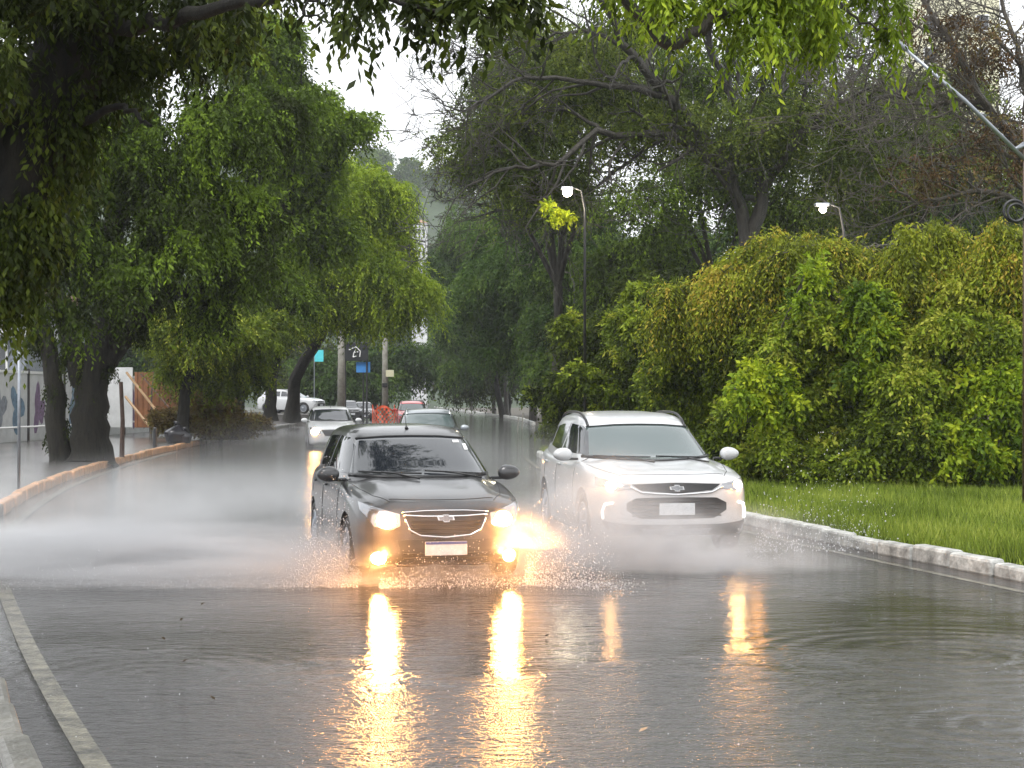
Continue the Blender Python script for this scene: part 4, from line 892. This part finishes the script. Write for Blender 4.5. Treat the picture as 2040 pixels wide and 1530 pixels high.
SUV = dict(L=4.27, W=.90, R=.34, belt=1.06, sq=4.6,
    st=[(0, .55, .72, .40, .01), (.02, .66, .79, .32, .012), (.06, .735, .83, .27, .02), (.14, .80, .865, .24, .03), (.28, .855, .90, .225, .035), (.5, .885, .935, .22, .04), (.8, .90, .975, .22, .04), (1.1, .903, 1.005, .22, .03), (1.6, .905, 1.03, .22, .02),
        (2.4, .905, 1.05, .22, .02), (3.3, .90, 1.08, .22, .02), (3.8, .87, 1.10, .24, .02), (4.1, .81, 1.06, .28, .015), (4.2, .74, .98, .33, .01), (4.27, .64, .86, .38, .01)],
    wheels=(.85, 3.42),
    cab=[(.92, .95, 4.18, .86), (1.02, 1.12, 4.16, .845), (1.08, 1.24, 4.13, .83), (1.2, 1.46, 4.03, .785), (1.40, 1.82, 3.88, .705), (1.47, 1.98, 3.80, .67), (1.52, 2.15, 3.70, .62), (1.56, 2.45, 3.5, .50), (1.58, 2.8, 3.2, .28)],
    windshield=([(-.62, 1.395), (-.3, 1.42), (0, 1.425), (.3, 1.42), (.62, 1.395)], [(-.76, 1.06), (-.4, 1.03), (0, 1.02), (.4, 1.03), (.76, 1.06)]),
    rear_glass=([(-.55, 1.42), (0, 1.43), (.55, 1.42)], [(-.64, 1.15), (0, 1.13), (.64, 1.15)]),
    side=[([(1.85, 1.34), (2.05, 1.41), (2.48, 1.43)], [(1.42, 1.08), (1.9, 1.09), (2.48, 1.10)]), ([(2.56, 1.43), (3.0, 1.42), (3.3, 1.39)], [(2.56, 1.10), (3.0, 1.12), (3.32, 1.15)]), ([(3.38, 1.38), (3.6, 1.35)], [(3.40, 1.16), (3.72, 1.22)])],
    doors=(1.36, 2.52, 3.38), handles=(2.35, 3.25), mirror=(1.45, 1.01, 1.085), hood=[(.16, .58), (.4, .68), (.8, .76), (1.05, .80)],
    wipers=[((-.66, 1.055), (-.02, 1.04)), ((.05, 1.05), (.60, 1.035))], antenna=None, rails=(1.95, 3.75, .60), front=[suv_front])

def on(px, Y): return ((px-1020)/F*Y, Y)
make_car('hatchback_car', 'black car with blazing headlights and fog lamps ploughing through water in the middle', on(888, 15), math.radians(14), dict(HATCH, stickers=[(.46, 1.29, .035, .012), (.545, 1.235, .022, .03)]), 'paint_black', 'glass_dark', 'hot')
make_car('crossover_car', 'white crossover car with lit headlights right of the black car, half hidden in spray', on(1348, 17.6), math.radians(8.5), SUV, 'paint_white', 'glass_teal', 'hot')
make_car('hatchback_car', 'white car with one headlight lit, following far behind on the left', on(664, 54), math.radians(9), HATCH, 'paint_white', 'glass_dark', 'far', detail=1)
s = make_car('hatchback_car', 'silver grey car with bright roof rails directly behind the black car', on(856, 40), math.radians(4), dict(HATCH, rails=(1.9, 3.4, .56), antenna=None), 'paint_silver', 'glass_teal', None, detail=1)
make_car('parked_car', 'small red car far down the road beside the orange barrier', on(824, 90), math.radians(6), SUV, 'paint_red', 'glass_teal', None, detail=1)
make_car('crossover_car', 'white crossover parked sideways behind the dark tree trunks', on(640, 104), math.radians(72), dict(SUV, z=.754), 'paint_white', 'glass_dark', None, detail=1)
make_car('hatchback_car', 'tiny black car parked beyond the concrete poles', on(728, 125), math.radians(10), HATCH, 'paint_black', 'glass_dark', None, detail=1)
make_car('crossover_car', 'dark parked vehicle with a white roof edge beside the concrete pole', on(702, 122), math.radians(15), SUV, 'paint_black', 'glass_dark', None, detail=1)
make_car('crossover_car', 'white vehicle glimpsed in the shade above the red car', on(836, 150), math.radians(10), SUV, 'paint_white', 'glass_dark', None, detail=1)
# ------------------------------------------------------------------ street furniture, walls, buildings
t = thing('lamp_post', 'steel lamp post at the right edge with a long arm rising into the leaves', 'lamp post', (on(2046, 24)[0], 24, .1))
o0 = np.array(t.location)
MB().tube([(0, 0, -.1), (0, 0, 5.75)], [.075, .045], 12).build('pole', M['rust_metal'], t, True)
a = P(2046, 320, 24)-o0; b = P(1925, 200, 24)-o0; c = P(1800, 92, 24)-o0; 
MB().tube([a, b, c], [.035, .03, .026], 10).tube([P(2046, 285, 24)-o0, P(2025, 296, 24)-o0, P(2005, 283, 24)-o0], [.05, .03, .008], 8).build('arm', M['grey_metal'], t, True)
e = P(1770, 68, 24)-o0; MB().box((c+e)/2, (.44, .16, .07), rot=Matrix.Rotation(math.radians(40), 3, 'Y'), bev=.03).build('lamp_head', M['grey_metal'], t)
MB().torus(P(2022, 420, 24)-o0, .16, .022).torus(P(2024, 424, 24)-o0-np.array([0, .04, 0]), .13, .02).build('cable_coil', M['dark_metal'], t, True)

def streetlight(px, py, Y, lab, r, power, dx):
    p = P(px, py, Y); base = np.array([p[0]+dx, Y, 0.]); tt = thing('street_light', lab, 'street light', base, 0, 'lit street lights in the wood'); q = p-base
    MB().tube([(0, 0, 0), (0, 0, q[2]-.5), (q[0]*.2, 0, q[2]+.05), (q[0]*.9, 0, q[2]+.18)], [.045, .035, .025, .02], 8).build('pole', M['dark_metal'], tt, True)
    hd = MB().box(q+np.array([0, 0, .12]), (.34, .22, .08), bev=.03).build('lamp_head', M['grey_metal'], tt)
    bm = bmesh.new(); bmesh.ops.create_icosphere(bm, subdivisions=2, radius=r); me = bpy.data.meshes.new('bulb'); bm.to_mesh(me); bm.free()
    bl = link('bulb', me, M['lamp_hot'], hd, True); bl.location = q-np.array([0, .12, 0])
    glow('lamp_glow', q-np.array([0, .5, .35]), power, tt, .2, (1, .85, .6))
streetlight(1130, 383, 45.5, 'lit white street light glowing among the branches above the white car', .14, 45, .5)
streetlight(1638, 418, 37, 'lit street light peeping over the crest of the right thicket', .085, 20, .5)
streetlight(1098, 545, 84, 'tiny lit lamp low in the dark wood left of the white car', .13, 20, 1.2)

# painted wall on the left, in panels
t = thing('mural_wall', 'white boundary wall painted with blue and purple figures behind the twin-trunk tree', 'wall', (-18.2, 60, .15))
def wp(x, y, z): return (x+18.2, y-60, z-.15)
A = Vector(wp(-18.6, 52, .15)); B = Vector(wp(-17.2, 76, .15)); d = (B-A); n_ = 6
ang = math.atan2(d.y, d.x)
for i in range(n_):
    c = A+d*((i+.5)/n_); L_ = d.length/n_-.12
    pn = MB().box((c.x, c.y, 1.25), (L_, .12, 2.5), rz=ang, bev=.01).build('wall_panel', M['white_wall'], t)
    for k in range(2):
        mt = [M['mural_blue'], M['mural_purple'], M['mural_grey']][(i*2+k) % 3]; r_ = random.Random(i*9+k)
        V = [((k-.5)*L_*.45, 0, 1.2)]; m_ = 26
        for q in range(m_):
            an = 2*math.pi*q/m_; rr = 1+.35*math.sin(3*an+i)+.18*math.sin(5*an+k*2)+r_.uniform(-.08, .08)
            V.append(((k-.5)*L_*.45+.55*rr*math.cos(an), 0, 1.2+.85*rr*math.sin(an)*.9))
        Rm = Matrix.Rotation(ang, 3, 'Z'); off = Rm@Vector((0, -.066, 0))
        V = [Rm@Vector(v)+Vector((c.x, c.y, 0))+off for v in V]
        mesh_py('mural_figure', V, [(0, 1+q, 1+(q+1) % m_) for q in range(m_)], mt, pn)
for i in range(n_+1):
    c = A+d*(i/n_); MB().box((c.x, c.y, 1.35), (.16, .2, 2.7), rz=ang, bev=.01).build('post', M['dark_metal'], t)
c = A+d*.5; MB().box((c.x, c.y, 2.56), (d.length, .18, .1), rz=ang).build('coping', M['sign_white'], t)
MB().tube([A+Vector((.6, -.2, .55)), B+Vector((.6, -.2, .55))], .035, 8).build('rail', M['sign_white'], t)

t = thing('hoarding', 'rusty brown site hoarding held by leaning timber props', 'hoarding', P(310, 850, 66))
MB().box((0, .6, 1.1), (2.0, .06, 2.3), bev=.01).build('board', M['hoarding'], t); 
for k in range(9): MB().box((-.9+k*.225, .555, 1.1), (.05, .04, 2.3)).build('board_rib', M['hoarding'], t)
MB().box((-1.9, .9, 1.2), (1.5, .08, 2.5), bev=.01).build('white_panel', M['white_wall'], t)
for (x0, y0, x1, y1, lab) in [(252, 742, 338, 852, 'long pale timber prop leaning against the hoarding'), (250, 790, 298, 850, 'short pale timber prop below the long one'), (280, 745, 350, 828, 'thin dark timber prop behind the pale ones')]:
    a = P(x0, y0, 64); b = P(x1, y1, 63); o_ = MB().tube([(0, 0, 0), a-b], .055 if 'dark' not in lab else .035, 6).build('timber_prop', M['timber'] if 'dark' not in lab else M['rust_metal'])
    o_.location = b; tag(o_, lab, 'timber', 'timber props against the hoarding')
o_ = MB().tube([(0, 0, 0), (.02, 0, 1.0), (-.03, 0, 2.05)], [.07, .06, .055], 8).build('post', M['rust_metal']); o_.location = (on(243, 43.7)[0], 43.7, .14); tag(o_, 'dark upright post on the kerb right of the twin trunk', 'post')
o_ = MB().tube([(0, 0, 0), (0, 0, .62), (0, 0, .66)], [.07, .065, .04], 12).build('bollard', M['dark_metal']); o_.location = (on(318, 52.5)[0]-.15, 52.5, .14); tag(o_, 'short dark bollard at the kerb end', 'bollard')
t = thing('signpost', 'thin grey signpost with its sign seen edge-on at the left edge', 'signpost', (on(38, 28.7)[0], 28.7, .14))
MB().cyl((0, 0, 0), (0, 0, 3.0), .028, 10).build('pole', M['grey_metal'], t, True); MB().box((0, 0, 2.85), (.10, .5, .5), rz=.1, bev=.01).build('sign_plate', M['grey_metal'], t)
for i, (px, lab, s_) in enumerate([(352, 'black rubbish bag at the foot of the small tree', 1), (368, 'small black rubbish bag with a white tie', .7)]):
    bm = bmesh.new(); bmesh.ops.create_icosphere(bm, subdivisions=3, radius=.4*s_)
    for v in bm.verts: v.co *= 1+.12*math.sin(v.co.x*11+i)*math.cos(v.co.y*9)+.08*math.sin(v.co.z*17); v.co.z = max(v.co.z*.9, -.28*s_)
    bmesh.ops.create_cone(bm, cap_ends=True, segments=8, radius1=.05, radius2=.10, depth=.16, matrix=Matrix.Translation((0, 0, .42*s_)))
    me = bpy.data.meshes.new('rubbish_bag'); bm.to_mesh(me); bm.free(); o_ = link('rubbish_bag', me, M['bag'], None, True); o_.location = (on(px, 57)[0], 57, .15+.28*s_); tag(o_, lab, 'rubbish bag', 'rubbish bags by the kerb')

# house behind the wall
t = thing('house', 'white house with a flat roof edge and dark windows behind the left wall', 'house', (-29, 80, .15))
MB().box((0, 0, 3.2), (12, 8, 6.4), bev=.02).build('wall', M['mural_grey'], t); MB().box((0, -.4, 4.9), (12.6, 8.4, .9), bev=.03).build('fascia', M['white_wall'], t); 
MB().box((0, 0, 6.6), (12.6, 8.4, .5), bev=.03).build('roof', M['roof_tile'], t)
for k in range(4):
    f_ = MB().box((-4.4+k*2.9, -4.03, 3.4), (1.7, .1, 1.5), bev=.02).build('window', M['sign_white'], t); MB().box((-4.4+k*2.9, -4.09, 3.4), (1.5, .04, 1.3)).build('pane', M['glass_dark'], f_)

def utility(px, Y, top, lab, r0):
    tt = thing('utility_pole', lab, 'utility pole', (on(px, Y)[0], Y, 0), 0, 'concrete utility poles'); MB().tube([(0, 0, -.1), (0, 0, top)], [r0, r0*.6], 14).build('pole', M['concrete'], tt, True)
    MB().box((0, -.02, top-.7), (1.9, .12, .12)).build('crossarm', M['timber'], tt); 
    for k in (-.8, 0, .8): MB().cyl((k, 0, top-.64), (k, 0, top-.46), .05, 8).build('insulator', M['concrete'], tt)
    return tt
utility(680, 98, 8.8, 'left concrete utility pole beside the black shop sign', .27)
u = utility(767, 100, 8.6, 'right concrete utility pole with a cream notice behind the orange barrier', .22)
MB().box((.32, -.27, 3.28), (.50, .04, .42), rz=.1, bev=.01).build('notice', M['cream'], u); MB().box((0, -.2, 2.55), (.3, .1, .25)).build('meter_box', M['dark_metal'], u)
t = thing('shop_sign', 'black sign board with a white angular logo between the two concrete poles', 'sign', (on(709, 104)[0], 104, 0))
MB().cyl((-.7, .1, 0), (-.7, .1, 4.9), .06, 8).build('leg', M['dark_metal'], t); MB().cyl((.7, .1, 0), (.7, .1, 4.9), .06, 8).build('leg', M['dark_metal'], t)
MB().box((0, 0, 4.75), (1.62, .12, 1.2), bev=.02).build('panel', M['sign_black'], t)
lg = MB()
for (x0, z0, x1, z1) in [(-.30, .22, .02, .34), (.02, .34, .30, .05), (.30, .05, .25, -.30), (-.12, -.02, .16, .02), (-.12, -.02, -.18, -.32), (-.18, -.32, .08, -.24), (.0, .16, -.1, .0), (-.32, .18, -.45, .16)]:
    lg.tube([(x0, -.075, 4.72+z0), (x1, -.075, 4.72+z1)], .035, 6)
lg.build('logo', M['sign_white'], t)
t = thing('shop_sign', 'small plain blue sign hanging below the black one', 'sign', (on(723, 104)[0], 104.2, 0)); MB().box((0, 0, 3.75), (.9, .08, .68), bev=.01).build('panel', M['blue_paint'], t); MB().cyl((0, .09, 0), (0, .09, 3.9), .05, 8).build('leg', M['dark_metal'], t)
t = thing('banner', 'turquoise feather banner left of the concrete poles', 'banner', (on(626, 118)[0], 118, 0)); MB().cyl((0, 0, 0), (0, 0, 5.4), .03, 6).build('pole', M['grey_metal'], t); MB().box((.35, 0, 4.85), (.65, .04, .85), bev=.01).build('cloth', M['cyan_paint'], t)
t = thing('gazebo', 'small white canopy tent beside the concrete pole', 'tent', (on(622, 205)[0], 205, 0))
for i in (-1, 1):
    for j in (-1, 1): MB().cyl((i*1.4, j*1.2, 0), (i*1.4, j*1.2, 2.6), .05, 8).build('leg', M['sign_white'], t)
mesh_py('canopy', [(-1.5, -1.3, 2.55), (1.5, -1.3, 2.55), (1.5, 1.3, 2.55), (-1.5, 1.3, 2.55), (-.2, 0, 3.3), (.2, 0, 3.3)], [(0, 1, 5, 4), (1, 2, 5), (2, 3, 4, 5), (3, 0, 4), (3, 2, 1, 0)], M['sign_white'], t)
# orange plastic barrier netting between stakes
t = thing('barrier_net', 'sagging orange plastic barrier netting around the right concrete pole', 'barrier', (on(764, 97)[0], 97, 0))
V = []; Fs = []; nx, nz = 34, 9
pa = resample([(-.7, .5), (-.4, -.6), (.6, -1.0), (1.3, .2), (1.7, 1.0)], nx)
for i in range(nx):
    for j in range(nz): V.append((pa[i][0], pa[i][1]+.05*math.sin(i*.9+j), .12+j*.15*(1-.25*math.sin(i/nx*9)**2)))
mb = MB()
for i in range(nx-1):
    for j in range(nz-1):
        if (i+j) % 2 == 0 or j in (0, nz-2): Fs.append((i*nz+j, (i+1)*nz+j, (i+1)*nz+j+1, i*nz+j+1))
mesh_py('netting', V, Fs, M['orange_plastic'], t)
for k in (0, 9, 18, 26, 33): MB().cyl((pa[k][0], pa[k][1], 0), (pa[k][0], pa[k][1], 1.35), .03, 6).build('stake', M['orange_plastic'], t)
o = MB().box((on(570, 106)[0]-1.5, 108, .30), (9.5, 12, .90), bev=.05).build('forecourt', M['pavement']); o['kind'] = 'structure'
# posts and rail near the nose of the far kerb
for px, Y, h, lab in [(1031, 84, .75, 'thin pale stake leaning at the road opening'), (1040, 92, .9, 'short stake beside the tip of the far kerb')]:
    o_ = MB().tube([(0, 0, 0), (.06, 0, h)], .035, 6).build('stake', M['concrete']); o_.location = (on(px, Y)[0], Y, 0); tag(o_, lab, 'stake', 'stakes at the road opening')
o_ = MB().box((0, 0, .5), (.28, .14, 1.0), bev=.03).build('marker_post', M['sign_white']); o_.location = (on(1096, 78)[0], 78, .0); tag(o_, 'white marker post standing before the dark wood', 'post')
t = thing('low_barrier', 'low pale yellow barrier rail near the white marker post', 'barrier', (on(1135, 76)[0], 76, 0)); MB().cyl((-.7, 0, .95), (.7, 0, .95), .04, 8).build('rail', M['cream'], t); [MB().cyl((x, 0, 0), (x, 0, .95), .03, 8).build('leg', M['cream'], t) for x in (-.6, .6)]
# buildings glimpsed over the trees
def building(name, lab, px, py, Y, wpx, mat, roofm, floors=4):
    top = P(px, py, Y); W_ = wpx/F*Y; tt = thing(name, lab, 'building', (top[0], Y, 0)); H = top[2]
    MB().box((0, 0, H/2), (W_, W_*.7, H), bev=.05).build('wall', mat, tt)
    mesh_py('roof', [(-W_*.55, -W_*.4, H), (W_*.55, -W_*.4, H), (W_*.55, W_*.4, H), (-W_*.55, W_*.4, H), (-W_*.15, 0, H+W_*.25), (W_*.15, 0, H+W_*.25)], [(0, 1, 5, 4), (1, 2, 5), (2, 3, 4, 5), (3, 0, 4), (3, 2, 1, 0)], roofm, tt)
    for k in range(floors):
        for j in range(3):
            f_ = MB().box(((j-1)*W_*.3, -W_*.35-.03, H-1.6-k*3), (W_*.16, .12, 1.5)).build('window', M['sign_white'], tt); MB().box(((j-1)*W_*.3, -W_*.35-.11, H-1.6-k*3), (W_*.13, .05, 1.3)).build('pane', M['glass_dark'], f_)
M['pink_wall'] = simple('pink_wall', (.55, .38, .30), .6, noise=.15)
building('tower_house', 'pinkish tower house peeping between the crowns of the left trees', 590, 300, 190, 40, M['pink_wall'], M['roof_tile'])
building('house', 'low tiled roof house above the road in the hazy distance', 836, 445, 240, 30, M['white_wall'], M['roof_tile'], 2)
building('apartment_building', 'cream apartment block behind the reddish twigs at the upper right', 1890, -40, 150, 170, M['cream'], M['roof_tile'], 6)
M['hill_soil'] = simple('hill_soil', (.03, .05, .02), .8, noise=.5, scale=.1)
# far hill with a wood on it
V = []; nx, ny = 50, 24
for j in range(ny):
    for i in range(nx):
        x = -330+i*13.; y = 270+j*16.; h = 62*math.exp(-((x+70)/150)**2)*min(1, j/14)**1.3+3*math.sin(x*.05)*math.sin(y*.04)+18*min(1, j/14); V.append((x, y, max(h-6, -.6)))
Fs = [(j*nx+i, j*nx+i+1, (j+1)*nx+i+1, (j+1)*nx+i) for j in range(ny-1) for i in range(nx-1)]
o = mesh_np('hill', V, Fs, M['hill_soil'], smooth=True); o['kind'] = 'structure'
Vh = np.array(V); r = np.random.default_rng(44); bl = []
for k in range(420):
    v = Vh[r.integers(nx*2, nx*(ny-3))]
    if abs((v[0]/v[1])+.075) > .09: continue
    s_ = r.uniform(3.5, 7); bl.append([v[0], v[1], v[2]+s_*.9, s_, s_, s_*1.1])
V, Fq, ti = foliage(bl, 9000, 7, 7, 2.0, .9, 77, droop=.6, tint0=.5, tvar=.2, spread=.25, lump=3)
tag(mesh_np('distant_wood', V, Fq, M['leaf_green'], tint=ti), 'hazy wooded hillside showing beyond the gap in the trees', 'wood', kind='stuff')

# fallen leaves on the wet road
r = random.Random(4)
for i, (px, py, lab) in enumerate([(360, 1240, 'small dark leaf floating right of the muddy patch'), (1272, 1462, 'pale fallen leaf on the wet road between the light streaks'), (330, 1278, 'dark leaf at the puddle edge on the left'), (400, 1208, 'tiny dark leaf near the line of spray'), (362, 1322, 'curled brown leaf on the grey wet asphalt'), (430, 1398, 'thin dark leaf on the rough wet asphalt'), (1085, 1270, 'small leaf floating between the two cars')]):
    Y = CAMZ*F/(py-HOR); x = on(px, Y)[0]; s_ = .045 if i != 1 else .06; a = r.uniform(0, 6)
    V = [(0, 0, 0), (s_*.5, s_*.3, .012), (s_*1.1, 0, .02), (s_*.5, -s_*.3, .012), (s_*.5, 0, .002)]
    o_ = mesh_py('fallen_leaf', V, [(0, 4, 1), (1, 4, 2), (2, 4, 3), (3, 4, 0)], M['leaf_brown'] if i != 1 else M['timber']); o_.location = (x, Y, .014); o_.rotation_euler = (0, 0, a); tag(o_, lab, 'leaf', 'fallen leaves on the road')

# ------------------------------------------------------------------ spray: droplets and mist
def droplets(name, lab, n, f, rmin, rmax, seed):
    r = np.random.default_rng(seed); c = f(r, n); n = len(c); rad = rmin+(rmax-rmin)*r.random(n)**3
    base = np.array([(1, 0, 0), (-1, 0, 0), (0, 1, 0), (0, -1, 0), (0, 0, 1), (0, 0, -1)], float); fc = np.array([(0, 2, 4), (2, 1, 4), (1, 3, 4), (3, 0, 4), (2, 0, 5), (1, 2, 5), (3, 1, 5), (0, 3, 5)])
    st = np.stack([r.uniform(.6, 1.2, n), r.uniform(.6, 1.2, n), r.uniform(.7, 1.8, n)], 1)
    V = (c[:, None]+base[None]*(rad[:, None]*st)[:, None]).reshape(-1, 3); Fq = (fc[None]+6*np.arange(n)[:, None, None]).reshape(-1, 3)
    tag(mesh_np(name, V, Fq, M['water_drop'], smooth=True), lab, 'splash', kind='stuff')
def fan(cx, cy_, dx, dy, L, h, wd, zc=.0):
    def f(r, n):
        t = r.random(n)**1.2*np.abs(1+.22*r.normal(size=n)); a = r.normal(0, 1, n)+.5*np.sin(t*9+r.integers(0, 4, n)*1.6); up = np.minimum(r.exponential(.33, n), 1.6)
        x = cx+dx*L*t+(-dy)*wd*a*(.2+t); y = cy_+dy*L*t+dx*wd*a*(.2+t); z = zc+h*up*np.sin(np.clip(t*.7+.15, 0, 1)*np.pi)
        return np.stack([x, y, np.maximum(z, .01)], 1)
    return f
bx, by = on(888, 15)
droplets('splash', 'orange lit droplets bursting beside the left front wheel of the black car', 5200, fan(bx-.85, by+.35, -.55, -.35, 1.0, .75, .28), .002, .007, 1)
droplets('splash', 'orange lit droplets bursting from the right front corner of the black car', 4600, fan(bx+.75, by+.0, .75, -.25, 1.0, .72, .24), .002, .007, 2)
droplets('splash', 'fine droplets flying ahead of the black bumper', 3600, fan(bx-.6, by-.25, 1, .2, 1.4, .30, .2), .002, .006, 3)
sx, sy = on(1348, 17.6)
droplets('splash', 'golden droplets thrown towards the grass right of the white car', 1500, fan(sx+.95, sy+.6, 1, .12, 1.6, .85, .16), .003, .010, 4)
droplets('splash', 'droplets under the front of the white car', 1500, fan(sx-.9, sy-.15, 1, -.05, 1.9, .3, .26), .002, .007, 5)
droplets('splash', 'flat sheet of spray thrown left of the black car over the water', 3500, fan(bx-.8, by-.2, -1, .05, 4.6, .24, .22), .002, .006, 6)
def rain(r, n):
    y = 7+14*r.random(n)**1.3; x = -.36*y+.74*y*r.random(n); return np.stack([x, y, .006+.05*r.random(n)**2], 1)
droplets('rain_splash', 'tiny splashes of raindrops all over the wet road', 1100, rain, .0015, .0042, 9)

def dome():
    bm = bmesh.new(); bmesh.ops.create_icosphere(bm, subdivisions=3, radius=1)
    bmesh.ops.bisect_plane(bm, geom=bm.verts[:]+bm.edges[:]+bm.faces[:], plane_co=(0, 0, 0), plane_no=(0, 0, -1), clear_outer=True)
    es = [e for e in bm.edges if e.is_boundary]; bmesh.ops.edgeloop_fill(bm, edges=es)
    me = bpy.data.meshes.new('spray_mist'); bm.to_mesh(me); bm.free(); return me
def mist(lab, loc, rad, rz, dens, nscale=.8, power=1.0, lo=.35, hi=.75, col=(.95, .95, .965), st=(1, .8, 1.8), fl=.15):
    m = bpy.data.materials.new('mist'); m.use_nodes = True; t = m.node_tree; t.nodes.clear()
    out = N(t, 'ShaderNodeOutputMaterial'); pv = N(t, 'ShaderNodeVolumePrincipled'); pv.inputs['Color'].default_value = (*col, 1); pv.inputs['Anisotropy'].default_value = .25
    tc = N(t, 'ShaderNodeTexCoord'); ln = N(t, 'ShaderNodeVectorMath', operation='LENGTH'); t.links.new(tc.outputs['Object'], ln.inputs[0])
    fo_ = N(t, 'ShaderNodeMapRange', interpolation_type='SMOOTHSTEP'); fo_.inputs[1].default_value = 1; fo_.inputs[2].default_value = .15; fo_.inputs[3].default_value = 0; fo_.inputs[4].default_value = 1
    t.links.new(ln.outputs['Value'], fo_.inputs[0])
    g = N(t, 'ShaderNodeNewGeometry'); mp = N(t, 'ShaderNodeMapping'); mp.inputs['Scale'].default_value = st; mp.inputs['Rotation'].default_value = (0, .06, 0); t.links.new(g.outputs['Position'], mp.inputs['Vector'])
    nz_ = N(t, 'ShaderNodeTexNoise', i_Scale=nscale, i_Detail=3, i_Roughness=.6); t.links.new(mp.outputs[0], nz_.inputs['Vector'])
    mr = N(t, 'ShaderNodeMapRange'); mr.inputs[1].default_value = lo; mr.inputs[2].default_value = hi; mr.inputs[3].default_value = fl; mr.inputs[4].default_value = 1; t.links.new(nz_.outputs[0], mr.inputs[0])
    m1 = N(t, 'ShaderNodeMath', operation='MULTIPLY'); t.links.new(fo_.outputs[0], m1.inputs[0]); t.links.new(mr.outputs[0], m1.inputs[1])
    m2 = N(t, 'ShaderNodeMath', operation='MULTIPLY'); m2.inputs[1].default_value = dens; t.links.new(m1.outputs[0], m2.inputs[0]); t.links.new(m2.outputs[0], pv.inputs['Density'])
    t.links.new(pv.outputs[0], out.inputs['Volume'])
    o = link('spray_mist', dome(), m); o.location = loc; o.scale = rad; o.rotation_euler = (0, 0, rz); tag(o, lab, 'spray', kind='stuff'); return o
mist('white sheet of spray fanning from the black car to the left edge', (-4.0, 15.8, .01), (4.8, 1.6, .66), 0, 8.0, 2.2, lo=.40, hi=.62, st=(.28, 1, 2.6), fl=.1)
mist('mist trailing behind and left of the black car', (-4.4, 22, .01), (6.0, 7.0, 1.1), 0, .30, .7, lo=.38, hi=.62)
mist('veil of mist between the two cars hiding the left flank of the white car', (.75, 16.9, .01), (1.7, 1.5, 1.45), 0, 1.5, 1.2, lo=.36, hi=.62)
mist('thin spray around the headlights of the black car, added for their glow', (bx+.15, by-.1, .01), (1.7, 1.0, 1.0), 0, .28, 2.5, lo=.36, hi=.62)  # mist volume added to give the lamps a halo
mist('glowing burst of spray at the right headlight of the black car', (.17, 14.85, .36), (.46, .3, .36), 0, 5.0, 6.0, lo=.36, hi=.62)
mist('low spray under the front of the white car', (1.6, 16.4, .01), (2.4, .9, .80), 0, 3.0, 1.6, lo=.36, hi=.62)
mist('long pale cloud of mist along the wet road behind the cars', (-3.0, 36, .01), (8, 18, 1.6), .12, .04, .35)

# rain haze over everything
hb = MB().box((0, 315, 58.5), (1010, 760, 120)).build('haze', None); m = bpy.data.materials.new('haze'); m.use_nodes = True; t = m.node_tree; t.nodes.clear()
out = N(t, 'ShaderNodeOutputMaterial'); pv = N(t, 'ShaderNodeVolumePrincipled'); pv.inputs['Color'].default_value = (.93, .96, 1, 1); pv.inputs['Density'].default_value = .00028
t.links.new(pv.outputs[0], out.inputs['Volume']); hb.data.materials.append(m); hb['kind'] = 'stuff'; hb['label'] = 'pale rain haze in the air over the whole street'; hb['category'] = 'haze'
